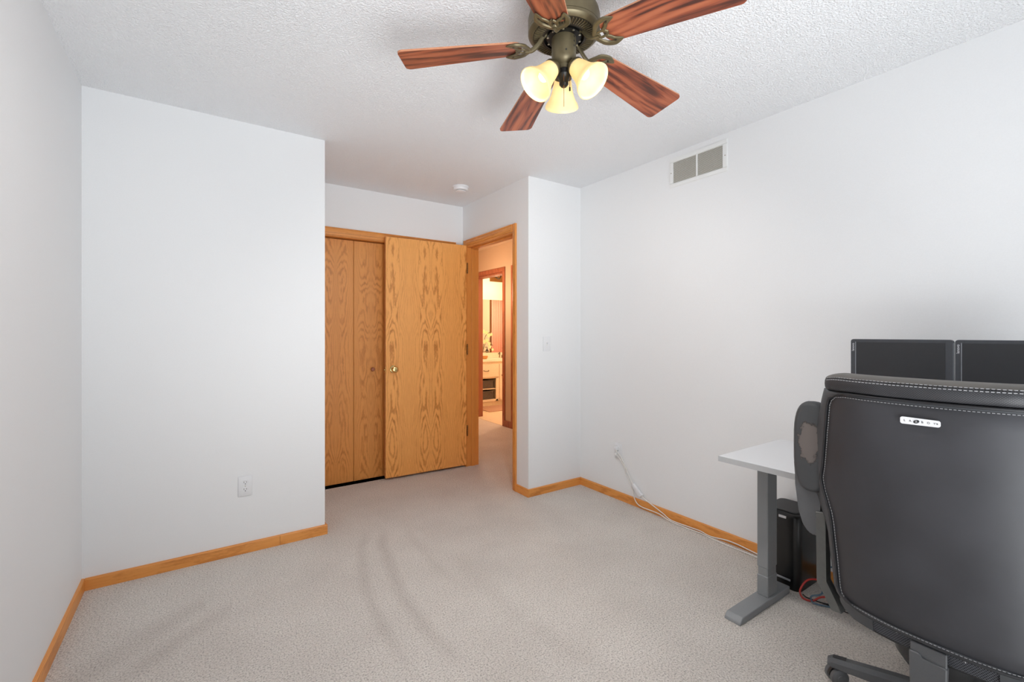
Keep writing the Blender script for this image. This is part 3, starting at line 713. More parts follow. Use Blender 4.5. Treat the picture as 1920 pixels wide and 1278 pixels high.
# lamps
for az in (49 + 4, 169, -71):
    ca, sa = math.cos(R(az)), math.sin(R(az))
    tilt = R(42 if az != 53 else 44)
    d = Vector((ca * math.sin(tilt), sa * math.sin(tilt), -math.cos(tilt)))
    neck = Vector((ca * .040, sa * .040, 2.170))
    bm = NB()
    tube(bm, catmull([(ca * .018, sa * .018, 2.172), (ca * .030, sa * .030, 2.180), tuple(neck - d * .004)], 5), .008, 10)
    lathe(bm, [(.012, -.012), (.022, -.006), (.030, .004), (.031, .012), (.029, .014)], 28, axis_mat(neck, d), capt=False)
    arm = obj('lamp_arm', bm, M['bronze'], fan)
    bm = NB()
    prof = [(.024, .004), (.027, .010), (.031, .026), (.034, .044), (.039, .062), (.047, .080), (.055, .092), (.058, .100), (.0585, .104)]
    prof = [(r * 1.06, z * 1.05) for r, z in prof]
    lathe(bm, prof + [(r - .003, z) for r, z in prof[::-1]], 40, axis_mat(neck, d), capb=False, capt=False)
    shd = obj('lamp_shade', bm, M['shade'], fan, label='bell-shaped frosted amber glass shade')
    bm = NB(); lathe(bm, [(.011, .0), (.013, .02), (.020, .042), (.022, .054), (.016, .068), (0, .074)], 20, axis_mat(neck, d), capb=True)
    obj('bulb', bm, M['bulb'], shd)
    l = light('fan_bulb', 'POINT', (0, 0, 0), (0, 0, 0), .05, (1.0, .94, .84), .02)
    l.parent = fan; l.location = neck + d * .085
    l = light('fan_lamp', 'SPOT', (0, 0, 0), (0, 0, 0), 31.0 if az == 53 else 19.0 if az == 169 else 12.0, (1.0, .975, .95), .05)
    l.data.spot_size = R(146); l.data.spot_blend = .7
    l.parent = fan; l.location = neck + d * .105; l.rotation_euler = (-d).to_track_quat('Z', 'Y').to_euler()
# pull chains
for (ox, oy, z1, z2) in ((-.014, -.016, 2.150, 2.028), (.010, -.020, 2.165, 2.095)):
    bm = NB(); tube(bm, [(ox, oy, z1), (ox, oy, z2)], .0011, 6)
    c = obj('pull_chain', bm, M['brass_old'], fan)
    bm = NB(); lathe(bm, [(.0, .008), (.0028, .005), (.003, -.006), (.0, -.009)], 10, Matrix.Translation((ox, oy, z2 if z2 > 2.05 else 2.110))); obj('fob', bm, M['black_metal'], c)

# ------------------------------------------------------------------ desk
dk = thing('standing_desk', 'white topped standing desk on grey steel legs', 'desk', (1.905, -.10, 0))
bm = NB(); n = []
box(bm, .001, .561, .001, 1.255, .676, .700, bev=.002, seg=1); dt = obj('desktop', bm, M['desk'], dk, smooth=False)
M['edge'] = plain('grey_edge_band', (176, 177, 178), 0.4, nscale=200, namt=0.02)
bm = NB()
for a_ in ((-.0005, .001, 0, 1.256), (.561, .5625, 0, 1.256), (.0, .562, -.0005, .001), (.0, .562, 1.255, 1.2565)): box(bm, *a_, .6755, .6985)
obj('edge_band', bm, M['edge'], dt, smooth=False, label='grey edge band round the white desktop')
for yb in (1.148, .04):
    # foot
    bm = NB(); y0 = yb; y1 = yb + .072
    prism(bm, [(-.015, y0, 0), (-.011, y0, .012), (.01, y0, .028), (.425, y0, .034), (.425, y0, 0)], (0, y1 - y0, 0))
    bmesh.ops.bevel(bm, geom=bm.edges[:], offset=.0025, segments=1, affect='EDGES')
    obj('foot', bm, M['desk_metal'], dk, smooth=False)
    bm = NB(); cy = (y0 + y1) / 2
    box(bm, .240, .325, cy - .025, cy + .025, .03, .125, bev=.003, seg=1); box(bm, .2425, .3225, cy - .0225, cy + .0225, .12, .165, bev=.003, seg=1); box(bm, .240, .325, cy - .025, cy + .025, .160, .668, bev=.004, seg=2)
    obj('leg', bm, M['desk_metal'], dk, smooth=False)
    bm = NB(); box(bm, .262, .300, cy - .045 if yb > .5 else cy + .02, cy - .025 if yb > .5 else cy + .045, .650, .660, bev=.001, seg=1); box(bm, .05, .50, cy - .03, cy + .03, .662, .675, bev=.001, seg=1)
    obj('top_bracket', bm, M['desk_metal'], dk, smooth=False)
bm = NB(); lathe(bm, [(.008, .672), (.009, .6685), (.006, .665), (0, .664)], 14, Matrix.Translation((.052, 1.148, 0))); obj('rubber_bumper', bm, M['black_plastic'], dk)
bm = NB(); box(bm, .255, .31, .11, 1.15, .63, .66, bev=.002, seg=1); obj('crossbar', bm, M['desk_metal'], dk, smooth=False)

# ------------------------------------------------------------------ monitors (portrait)
def monitor(y_hi, y_lo, x, rz, label):
    w = y_hi - y_lo; t = thing('monitor', label, 'monitor', (x, (y_hi + y_lo) / 2, .700), rz, 'portrait monitors on the desk')
    zt, zb = .519, .030
    bm = NB(); hw = w / 2; r = .010; pts = []
    for cx, cz, a0 in ((hw - r, zt - r, 0), (-hw + r, zt - r, PI / 2), (-hw + r, zb + r, PI), (hw - r, zb + r, 3 * PI / 2)):
        for i in range(6): a = a0 + PI / 2 * i / 5; pts.append((0, cx + r * math.cos(a), cz + r * math.sin(a)))
    prism(bm, pts, (.022, 0, 0)); obj('bezel', bm, M['bezel'], t, smooth=False)
    bm = NB(); box(bm, -.001, .002, -hw + .021, hw - .0195, zb + .02, zt - .0125); obj('screen', bm, M['screen'], t, smooth=False)
    bm = NB(); box(bm, -.0025, .001, hw - .0190, hw - .0170, zb + .012, zt - .011); obj('silver_line', bm, M['silver'], t, smooth=False, label='thin silver strip beside the screen')
    bm = NB(); box(bm, .002, .018, -hw - .0006, -hw, zb + .012, zt - .012); obj('edge_strip', bm, M['silver'], t, smooth=False)
    bm = NB(); prism(bm, [(.022, -hw * .7, zb + .06), (.022, hw * .7, zb + .06), (.022, hw * .7, zt - .06), (.022, -hw * .7, zt - .06)], (.025, 0, 0)); obj('back_shell', bm, M['bezel'], t, smooth=False)
    # rotated maker's lettering on the bezel, reading downwards
    m = Matrix.Translation((-.0008, hw - .0085, zt - .036)) @ Matrix(((0, 0, -1, 0), (0, 1, 0, 0), (-1, 0, 0, 0), (0, 0, 0, 1)))
    m = Matrix.Translation((-.0008, hw - .0085, zt - .034)) @ Matrix(((0, 0, -1, 0), (0, 1, 0, 0), (1, 0, 0, 0), (0, 0, 0, 1)))
    text_mesh('lettering', 'lenovo', .0125, M['print_white'], t, m)
    bm = NB(); box(bm, .047, .070, -.03, .03, .02, .34, bev=.004, seg=2); obj('stand_column', bm, M['black_plastic'], t)
    bm = NB(); lathe(bm, [(.10, 0), (.10, .006), (.09, .011), (.0, .013)], 36, Matrix.Translation((.06, 0, 0)) @ Matrix.Scale(.9, 4, (1, 0, 0))); obj('stand_base', bm, M['black_plastic'], t)
    return t
monitor(.8005, .4755, 2.300 + .03, 0, 'dark portrait monitor on the desk, the left one, wholly in view')
monitor(.4710, .1460, 2.300 + .032, R(-1.0), 'dark portrait monitor on the desk, the right one, cut by the photo edge')

# ------------------------------------------------------------------ black tower with lid
tw = thing('computer_tower', 'small black tower case with a rounded lid under the desk', 'computer', (2.470, 1.115, 0))
def rrect(hx, hy, r, n=6):
    p = []
    for cx, cy, a0 in ((hx - r, hy - r, 0), (-hx + r, hy - r, PI / 2), (-hx + r, -hy + r, PI), (hx - r, -hy + r, 3 * PI / 2)):
        for i in range(n + 1): a = a0 + PI / 2 * i / n; p.append((cx + r * math.cos(a), cy + r * math.sin(a)))
    return p
def loft(bm, secs):
    """sections: list of (outline, z)"""
    rings = [[bm.verts.new((x, y, z)) for x, y in o] for o, z in secs]
    for A, B in zip(rings, rings[1:]):
        for k in range(len(A)): bm.faces.new((A[k], A[(k + 1) % len(A)], B[(k + 1) % len(A)], B[k]))
    bm.faces.new(rings[0][::-1]); bm.faces.new(rings[-1])
bm = NB(); loft(bm, [(rrect(.106, .094, .03), .0), (rrect(.108, .096, .032), .006), (rrect(.108, .096, .032), .345), (rrect(.103, .091, .03), .358), (rrect(.096, .084, .027), .363)]); obj('body', bm, M['tower'], tw)
bm = NB(); loft(bm, [(rrect(.088, .078, .03), .362), (rrect(.088, .078, .03), .368), (rrect(.085, .075, .028), .371)]); obj('lid', bm, M['tower_lid'], tw)
bm = NB(); box(bm, -.1098, -.107, -.055, .05, .040, .050, bev=.001, seg=1); obj('silver_badge', bm, M['silver'], tw, smooth=False)
bm = NB(); box(bm, -.1095, -.106, -.035, .0, .338, .350, bev=.001, seg=1); obj('front_label', bm, M['tag'], tw, smooth=False, label='small white label under the lid')

# ------------------------------------------------------------------ cords
def cord(name, P, rad, mat, label, cat='cord', n=6, group=None):
    bm = NB(); tube(bm, catmull(P, 6), rad, n); return tag(obj(name, bm, mat), label, cat, group)
xw = XR - .010
pc = thing('power_cord', 'white cord plugged in the upper socket, its adapter block hanging by the baseboard', 'cord', (0, 0, 0), group='white cords along the right baseboard')
bm = NB(); box(bm, XR - .040, XR - .0075, 2.362, 2.386, .372, .396, bev=.004, seg=2); obj('plug', bm, M['plastic'], pc)
bm = NB(); tube(bm, catmull([(XR - .036, 2.368, .383), (XR - .038, 2.352, .360), (XR - .020, 2.330, .325), (XR - .014, 2.288, .25), (XR - .014, 2.250, .19), (XR - .018, 2.224, .158)], 6), .0032, 8); obj('upper_cord', bm, M['cord_white'], pc)
bm = NB(); box(bm, -.011, .011, -.062, .040, -.014, .014, bev=.004, seg=2, mat=Matrix.Translation((XR - .016, 2.19, .128)) @ Matrix.Rotation(R(38), 4, 'X')); obj('adapter_block', bm, M['plastic'], pc)
bm = NB(); tube(bm, catmull([(XR - .018, 2.150, .100), (XR - .018, 2.109, .0777), (XR - .020, 2.030, .054), (XR - .022, 1.955, .030), (XR - .028, 1.887, .010), (XR - .024, 1.757, .011), (XR - .022, 1.680, .012), (XR - .026, 1.608, .006), (XR - .020, 1.484, .020), (XR - .022, 1.332, .010), (XR - .024, 1.25, .006)], 6), .0034, 8); obj('lower_cord', bm, M['cord_white'], pc)
pc2 = thing('power_cord', 'white cord plugged in the lower socket, looping low over the baseboard', 'cord', (0, 0, 0), group='white cords along the right baseboard')
bm = NB(); box(bm, XR - .036, XR - .0075, 2.360, 2.384, .330, .353, bev=.004, seg=2); obj('plug', bm, M['plastic'], pc2)
bm = NB(); tube(bm, catmull([(XR - .034, 2.370, .342), (XR - .030, 2.352, .330), (XR - .012, 2.316, .27), (XR - .009, 2.292, .21), (XR - .009, 2.264, .165), (XR - .010, 2.240, .130), (XR - .012, 2.222, .095), (XR - .020, 2.198, .050), (XR - .026, 2.147, .022), (XR - .024, 2.035, .020), (XR - .034, 1.968, .022), (XR - .038, 1.887, .006), (XR - .040, 1.757, .004), (XR - .036, 1.680, .006), (XR - .040, 1.608, .004), (XR - .050, 1.504, .004), (XR - .050, 1.332, .004), (XR - .052, 1.25, .004)], 6), .0034, 8); obj('cord_run', bm, M['cord_white'], pc2)
cord('red_cable', [(2.42, .90, .06), (2.405, .935, .085), (2.370, .985, .080), (2.335, 1.005, .035), (2.325, .990, .008), (2.335, .955, .007), (2.36, .925, .03), (2.40, .87, .04), (2.43, .82, .02)], .0042, M['cord_red'], 'red cable coiled on the carpet beside the tower', 'cable')
cord('blue_cable', [(2.484, 0.89, 0.13), (2.449, 0.92, 0.145), (2.419, 0.935, 0.12), (2.404, 0.935, 0.07), (2.359, 0.925, 0.045), (2.329, 0.955, 0.03), (2.324, 0.945, 0.007), (2.344, 0.905, 0.005), (2.374, 0.875, 0.006), (2.399, 0.88, 0.03), (2.384, 0.91, 0.05), (2.359, 0.92, 0.05)], .0038, M['cord_blue'], 'slate blue cable looped beneath the red one', 'cable')
cord('black_cable', [(2.36, 1.005, .006), (2.352, .985, .004), (2.358, .95, .003), (2.363, .925, .003), (2.372, .868, .003), (2.372, .83, .003), (2.371, .795, .003), (2.36, .74, .003), (2.38, .68, .003)], .0026, M['cord_black'], 'thin black cable running over the carpet towards the chair', 'cable')
cord('black_cable', [(2.363, .930, .003), (2.375, .905, .003), (2.40, .885, .003), (2.43, .885, .003)], .0022, M['cord_black'], 'short black cable end branching beside the blue coil', 'cable')

# ------------------------------------------------------------------ office chair
CY = .385
ch = thing('office_chair', 'black leather office chair tucked in at the desk, seen from behind', 'chair', (0, 0, 0))
def XRr(dy, z, off=0.0): return 1.595 + .07 * (abs(dy) / .25) ** 2.6 + .045 * (1.05 - z) / .64 + off
def interp(tab, z):
    if z <= tab[0][0]: return tab[0][1]
    for (a, b), (c, d) in zip(tab, tab[1:]):
        if z <= c:
            t = (z - a) / (c - a); t = t * t * (3 - 2 * t) * .35 + t * .65
            return b + (d - b) * t
    return tab[-1][1]
OUT = [(.340, .17), (.351, .221), (.36, .238), (.382, .254), (.415, .259), (.455, .264), (.487, .270), (.564, .276), (.601, .289), (.641, .313), (.676, .331), (.714, .343), (.756, .346), (.829, .334), (.896, .323), (.951, .311), (.995, .297), (1.029, .288), (1.06, .278)]
STI = [(.402, .175), (.406, .206), (.424, .222), (.46, .226), (.53, .231), (.575, .236), (.63, .241), (.665, .247), (.692, .257), (.731, .272), (.764, .280), (.811, .270), (.852, .264), (.911, .257), (.97, .249), (1.017, .243), (1.040, .232), (1.052, .20)]
# rear leather panel, slightly puffed
def half(tab, z): return interp(tab, z)
bm = NB(); NU, NV = 28, 40; grid = []
z0, z1 = .404, 1.053
for j in range(NV + 1):
    z = z0 + (z1 - z0) * j / NV; hw = half(STI, z); row = []
    for i in range(NU + 1):
        u = -1 + 2 * i / NU; dy = u * hw
        puff = .010 * (1 - u ** 6) * min(1, (z - z0) / .03) * min(1, (z1 - z) / .03)
        puff += .004 * noise.noise(Vector((dy * 6, z * 5, 1.7)))
        row.append(bm.verts.new((XRr(dy, z, -puff), CY + dy, z)))
    grid.append(row)
for j in range(NV):
    for i in range(NU): bm.faces.new((grid[j][i], grid[j][i + 1], grid[j + 1][i + 1], grid[j + 1][i]))
rp = obj('rear_panel', bm, M['leather'], ch)
# side border shell: wraps from the stitch line to the outer outline and forward
bm = NB(); loops = []
def outline(tab, zs, n_top=10):
    L_ = [(half(tab, z), z) for z in zs]
    return [(-a, b) for a, b in L_] + [(a, b) for a, b in L_[::-1]]
NZ = 40
def ring(tabf, off, za, zb):
    pts = []
    for j in range(NZ + 1):
        z = za + (zb - za) * j / NZ; pts.append((half(tabf, z), z))
    loop = [(+a, b) for a, b in pts] + [(-a, b) for a, b in pts[::-1]]
    return loop, off
secs = []
for (tab, k, off, za, zb) in ((STI, 0, .001, .404, 1.050), (STI, .30, -.006, .398, 1.055), (STI, .75, .0, .390, 1.060), (STI, 1.0, .024, .384, 1.062), (STI, 1.0, .050, .384, 1.062), (STI, .80, .085, .39, 1.058)):
    v = []
    def pt(y_, z): v.append(bm.verts.new((XRr(y_, z, off) if off < .06 else 1.78 + .03 * (1.05 - z), CY + y_, z)))
    def hwz(f):
        a = half(STI, .404 + (1.050 - .404) * f); b = half(OUT, .352 + (1.060 - .352) * f); return a + (b - a) * k
    for j in range(NZ + 1): pt(hwz(j / NZ), za + (zb - za) * j / NZ)
    for i in range(1, 16): pt(hwz(1.0) * (1 - i / 8), zb)
    for j in range(NZ, -1, -1): pt(-hwz(j / NZ), za + (zb - za) * j / NZ)
    for i in range(1, 16): pt(-hwz(0.0) * (1 - i / 8), za)
    secs.append(v)
for A, B in zip(secs, secs[1:]):
    n = len(A)
    for k in range(n): bm.faces.new((A[k], A[(k + 1) % n], B[(k + 1) % n], B[k]))
bm.faces.new(secs[-1])
bo = obj('backrest_border', bm, M['leather_side'], ch, angle=60)
# front cushion of the backrest
bm = NB()
loft_s = []
for (sc, x) in ((.80, 1.755), (.86, 1.785), (.78, 1.815), (.50, 1.83)):
    v = []
    for s in (1, -1):
        rng = range(NZ + 1) if s > 0 else range(NZ, -1, -1)
        for j in rng:
            z = .42 + (1.05 - .42) * j / NZ; zz = .735 + (z - .735) * (sc + .04); v.append(bm.verts.new((x + .04 * (1.05 - z), CY + s * half(OUT, z) * sc, zz)))
    loft_s.append(v)
for A, B in zip(loft_s, loft_s[1:]):
    n = len(A)
    for k in range(n): bm.faces.new((A[k], A[(k + 1) % n], B[(k + 1) % n], B[k]))
bm.faces.new(loft_s[-1]); bm.faces.new(loft_s[0][::-1])
obj('backrest_cushion', bm, M['leather'], ch, angle=60)
# piping cords around the rear panel
def path_round(tab, za, zb, off, grow=0.0, n=44):
    P = []
    for j in range(n + 1):
        z = za + (zb - za) * j / n; a = half(tab, z) + grow; P.append((XRr(a, z, off), CY + a, z))
    Q = [(x, 2 * CY - y, z) for x, y, z in P[::-1]]
    a0 = half(tab, zb) + grow
    top = [(XRr(a0 * (1 - 2 * i / 16), zb, off), CY + a0 * (1 - 2 * i / 16), zb + .004) for i in range(1, 16)]
    a1 = half(tab, za) + grow
    bot = [(XRr(-a1 * (1 - 2 * i / 16), za, off), CY - a1 * (1 - 2 * i / 16), za - .003) for i in range(1, 16)]
    return P + top + Q + bot
bm = NB(); tube(bm, path_round(STI, .400, 1.055, -.006, .008), .0042, 8, closed=True); obj('piping', bm, M['leather_perf_plain'], rp)
def stitches(name, parent, pts, step=.0085, ln=.0052, r=.0008, mat='thread'):
    """short raised thread dashes along a polyline"""
    bm = NB(); P = [Vector(p) for p in pts]; acc = 0.0
    for a, b in zip(P, P[1:]):
        d = b - a; L_ = d.length
        if L_ < 1e-6: continue
        t = (-acc) % step
        while t < L_:
            m = a + d * (t / L_); e = m + d.normalized() * ln
            tube(bm, [m, e], r, 5); t += step
        acc = (acc + L_) % step
    return obj(name, bm, M[mat], parent, kind='stuff')
pr = path_round(STI, .406, 1.044, -.0068, -.003)
stitches('stitching', rp, pr + [pr[0]])
for d_, l_ in ((.068, .010), (-.073, .012)):
    bm = NB(); tube(bm, [(XRr(d_, .40, -.004), CY + d_, .402), (XRr(d_, .39, -.009), CY + d_ - .002, .402 - l_)], .0012, 5); obj('loose_thread', bm, M['thread'], rp)
# head roll along the top of the backrest
bm = NB(); NP = 30; ringn = 20; rings = []
def roll_z(dy):
    return 1.118 if abs(dy) < .20 else 1.118 - .016 * ((abs(dy) - .20) / .07) ** 2
for i in range(NP + 1):
    u = -1 + 2 * i / NP; dy = .272 * math.copysign(abs(u) ** .9, u); e = max(.0, (abs(u) - .9) / .1); sh = math.sqrt(max(0.0, 1 - e * e)) * .9 + .1
    zt = roll_z(dy); zb = 1.058; xc = XRr(dy, 1.09, .045); row = []
    for k in range(ringn):
        a = 2 * PI * k / ringn; cx, cz = math.cos(a), math.sin(a)
        hx = .060 * sh; hz = (zt - zb) / 2 * (sh * .35 + .65)
        sx = math.copysign(abs(cx) ** .8, cx); sz = math.copysign(abs(cz) ** .75, cz)
        row.append(bm.verts.new((xc + hx * sx + .004 * noise.noise(Vector((dy * 22, a, 3))), CY + dy, (zt + zb) / 2 + hz * sz)))
    rings.append(row)
for A, B in zip(rings, rings[1:]):
    for k in range(ringn): bm.faces.new((A[k], A[(k + 1) % ringn], B[(k + 1) % ringn], B[k]))
bm.faces.new(rings[0][::-1]); bm.faces.new(rings[-1])
hr = obj('head_roll', bm, M['leather_perf'], ch, angle=80)
def rollpt(dy, ang, lift=.0008):
    e = max(0, (abs(dy / .272) ** (1 / .9) - .9) / .1); sh = math.sqrt(max(0.0, 1 - e * e)) * .9 + .1
    zt = roll_z(dy); zb = 1.058; xc = XRr(dy, 1.09, .045); cx, cz = math.cos(ang), math.sin(ang)
    return (xc + .060 * sh * math.copysign(abs(cx) ** .8, cx) - lift, CY + dy, (zt + zb) / 2 + (zt - zb) / 2 * (sh * .35 + .65) * math.copysign(abs(cz) ** .75, cz) + lift * .5)
for aa in (R(148), R(163)):
    stitches('stitching', hr, [rollpt(-.245 + .49 * i / 40, aa, .0015) for i in range(41)], .0095, .006, .0010)
# smooth cap of the roll's top (unperforated strip)
bm = NB(); rows = []
for i in range(41):
    dy = -.255 + .51 * i / 40
    rows.append([bm.verts.new(rollpt(dy, R(a), .0012)) for a in range(60, 151, 10)])
for A, B in zip(rows, rows[1:]):
    for k in range(len(A) - 1): bm.faces.new((A[k], A[k + 1], B[k + 1], B[k]))
M['leather_top'] = leather('lighter_top_leather', (96, 92, 87))  # paler brown-grey than the rest of the roll
obj('roll_top_strip', bm, M['leather_top'], hr)
# tag with lettering
Rm = Matrix(((0, 0, -1, 0), (-1, 0, 0, 0), (0, 1, 0, 0), (0, 0, 0, 1)))   # text x -> -y, text y -> z, text normal -> -x
tagm = Matrix.Translation((XRr(0, 1.007, -.0145), CY + .003, 1.0075)) @ Matrix.Rotation(R(0), 4, 'X')
bm = NB(); pts = []
for cx, cz, a0 in ((.041 - .005, .0085 - .005, 0), (-.041 + .005, .0095 - .005, PI / 2), (-.041 + .005, -.0095 + .005, PI), (.041 - .005, -.0085 + .005, 3 * PI / 2)):
    for i in range(6): a = a0 + PI / 2 * i / 5; pts.append((cx + .005 * math.cos(a), cz + .005 * math.sin(a)))
prism(bm, [(x, y, -.002) for x, y in pts], (0, 0, .004))
bmesh.ops.transform(bm, matrix=tagm @ Rm, verts=bm.verts)
tg = obj('brand_tag', bm, M['tag'], ch, smooth=False, label='small white rounded name tag')
for body, x, sz in (('L', -.0315, .0075), ('A', -.0195, .0075), ('B', .0055, .0075), ('O', .0180, .0075), ('Y', .0300, .0065), ('\u00ae', .0352, .0045)):
    text_mesh('lettering', body, sz, M['print_dark'], tg, tagm @ Matrix.Translation((-.0022, 0, 0)) @ Rm @ Matrix.Translation((x, 0, 0)))
bm = NB(); lathe(bm, [(.0, 0), (.0058, .0), (.0058, .0006), (0, .0006)], 24, tagm @ Matrix.Translation((-.0022, 0, 0)) @ Rm @ Matrix.Translation((-.0068, 0, 0)) @ Matrix.Rotation(R(25), 4, 'Z') @ Matrix.Scale(1.15, 4, (1, 0, 0)) @ Matrix.Scale(.75, 4, (0, 1, 0))); obj('emblem', bm, M['print_dark'], tg)
text_mesh('lettering', 'Z', .0062, M['tag'], tg, tagm @ Matrix.Translation((-.0031, 0, 0)) @ Rm @ Matrix.Translation((-.0068, 0, 0)))
# mesh band below the leather
bm = NB(); rows = []
for j in range(5):
    z = .390 - .041 * j / 4
    rows.append([bm.verts.new((XRr(-.17 + .34 * i / 24, z, .012 + .002 * j), CY - .17 + .34 * i / 24, z)) for i in range(25)])
for A, B in zip(rows, rows[1:]):
    for k in range(24): bm.faces.new((A[k], A[k + 1], B[k + 1], B[k]))
mb = obj('mesh_band', bm, M['mesh'], ch)
bm = NB()
for s in (1, -1):
    for i in range(60):
        y = -.17 + .34 * i / 60; y2 = y + s * .028
        if abs(y2) > .17: continue
        tube(bm, [(XRr(y, .389, .0112), CY + y, .389), (XRr(y2, .350, .0192), CY + y2, .350)], .0009, 4)
M['mesh_thread'] = plain('grey_mesh_thread', (92, 94, 100), 0.5)
obj('mesh_weave', bm, M['mesh_thread'], mb, kind='stuff')
bm = NB(); tube(bm, [(XRr(d, .347, .024), CY + d, .347) for d in [-.19 + .38 * i / 20 for i in range(21)]], .0045, 8); obj('lower_rail', bm, M['black_plastic'], ch)
for s in (1, -1):
    bm = NB(); A = []
    for d in (.132, .16, .19, .215, .232):
        zt, zb = .392, (.349 if d < .2 else .358 if d < .225 else .372)
        A.append([bm.verts.new((XRr(d, q, o), CY + s * d, q)) for q, o in ((zt, .006), (zb, .014), (zb, .045), (zt, .045))])
    for P_, Q_ in zip(A, A[1:]):
        for q in range(4): bm.faces.new((P_[q], P_[(q + 1) % 4], Q_[(q + 1) % 4], Q_[q]))
    bm.faces.new(A[0][::-1]); bm.faces.new(A[-1]); obj('lower_frame', bm, M['leather_side'], ch)
# hinge bracket under the backrest
bm = NB(); box(bm, 1.640, 1.652, CY - .038, CY + .038, .325, .386, bev=.002, seg=1); obj('back_bracket', bm, M['gray_plastic'], ch, smooth=False)
bm = NB(); prism(bm, [(1.634, CY - .040, .350), (1.634, CY + .012, .350), (1.634, CY + .016, .362), (1.634, CY + .040, .362), (1.634, CY + .036, .20), (1.634, CY - .036, .20)], (.022, 0, 0))
bmesh.ops.bevel(bm, geom=bm.edges[:], offset=.003, segments=1, affect='EDGES')
prism(bm, [(1.64, CY - .03, .20), (1.64, CY + .03, .20), (1.90, CY + .04, .20), (1.90, CY - .04, .20)], (0, 0, .03)); obj('back_support', bm, M['gray_plastic'], ch, smooth=False)
# seat
bm = NB()
def srect(hx, hy, r): return [(2.02 + x, CY + y) for x, y in rrect(hx, hy, r, 8)]
loft(bm, [(srect(.21, .24, .08), .398), (srect(.245, .275, .09), .412), (srect(.26, .288, .09), .45), (srect(.255, .280, .09), .49), (srect(.20, .22, .08), .512)]); obj('seat', bm, M['leather'], ch, angle=60)
bm = NB(); loft(bm, [(srect(.15, .15, .06), .37), (srect(.20, .21, .08), .394)]); obj('seat_pan', bm, M['black_plastic'], ch)
for sg in (1, -1):
    bm = NB(); ya, yb_ = (.590, .672) if sg > 0 else (2 * CY - .672, 2 * CY - .590); box(bm, 1.792, 2.06, ya, yb_, .335, .470, bev=.02, seg=3); obj('seat_bolster', bm, M['leather'], ch)
# tilt mechanism, gas lift, base
bm = NB(); lathe(bm, [(.0, .225), (.05, .228), (.085, .245), (.105, .275), (.110, .31), (.110, .37)], 32, Matrix.Translation((1.765, CY + .003, .045)) @ Matrix.Scale(.95, 4)); obj('tilt_housing', bm, M['black_plastic'], ch)
HX, HY = 1.944, .378
bm = NB(); lathe(bm, [(.025, .12), (.025, .30), (.014, .30), (.014, .37)], 20, Matrix.Translation((HX, HY, 0))); obj('gas_lift', bm, M['black_plastic'], ch)
bm = NB(); lathe(bm, [(.0, .060), (.045, .062), (.052, .075), (.050, .115), (.035, .130), (0, .131)], 28, Matrix.Translation((HX, HY, 0))); hub = obj('base_hub', bm, M['gray_plastic'], ch)
A0 = math.atan2(.698 - HY, 1.862 - HX)
for k in range(5):
    a = A0 + k * 2 * PI / 5; mt = Matrix.Translation((HX, HY, 0)) @ Matrix.Rotation(a, 4, 'Z')
    bm = NB()
    secs_ = []
    for x, hw, zt, zb in ((.035, .026, .122, .070), (.155, .022, .112, .066), (.275, .019, .099, .062), (.288, .019, .097, .060), (.328, .0175, .093, .060), (.342, .0145, .084, .066)):
        o = [(-hw, zb + .004), (-hw * .9, zb), (hw * .9, zb), (hw, zb + .004), (hw, zt - .014), (hw * .55, zt), (-hw * .55, zt), (-hw, zt - .014)]
        secs_.append([bm.verts.new((x, y, z)) for y, z in o])
    for A, B in zip(secs_, secs_[1:]):
        for q in range(8): bm.faces.new((A[q], A[(q + 1) % 8], B[(q + 1) % 8], B[q]))
    bm.faces.new(secs_[0][::-1]); bm.faces.new(secs_[-1])
    lg = obj('leg', bm, M['gray_plastic'], ch, smooth=False); lg.matrix_local = mt
    bm = NB(); prism(bm, [(.288, -.0108, .0975), (.288, .0108, .0975), (.326, .0096, .0940), (.326, -.0096, .0940)], (0, 0, .0012)); c_ = obj('toe_cap', bm, M['black_plastic'], lg, smooth=False)
    # twin-wheel caster swivelled a little
    cm = mt @ Matrix.Translation((.324, 0, 0)) @ Matrix.Rotation(R(38 if k == 0 else 70 * k), 4, 'Z')
    bm = NB()
    lathe(bm, [(.005, .050), (.005, .068)], 10)
    vs = []
    N = 14; pts = [(.030 * math.cos(PI * i / N) * 1.0, .029 + .031 * math.sin(PI * i / N)) for i in range(N + 1)]
    prism(bm, [(x - .010, -.005, z) for x, z in pts] , (0, .010, 0))
    cs = obj('caster', bm, M['black_plastic'], ch); cs.matrix_local = cm
    for s in (1, -1):
        bm = NB(); lathe(bm, [(.0, .0), (.024, .0), (.029, .004), (.029, .016), (.024, .020), (.014, .021), (.013, .024), (0, .025)], 28, axis_mat((-.010, s * .005, .029), (0, s, 0))); w_ = obj('wheel', bm, M['gray_plastic'], cs)
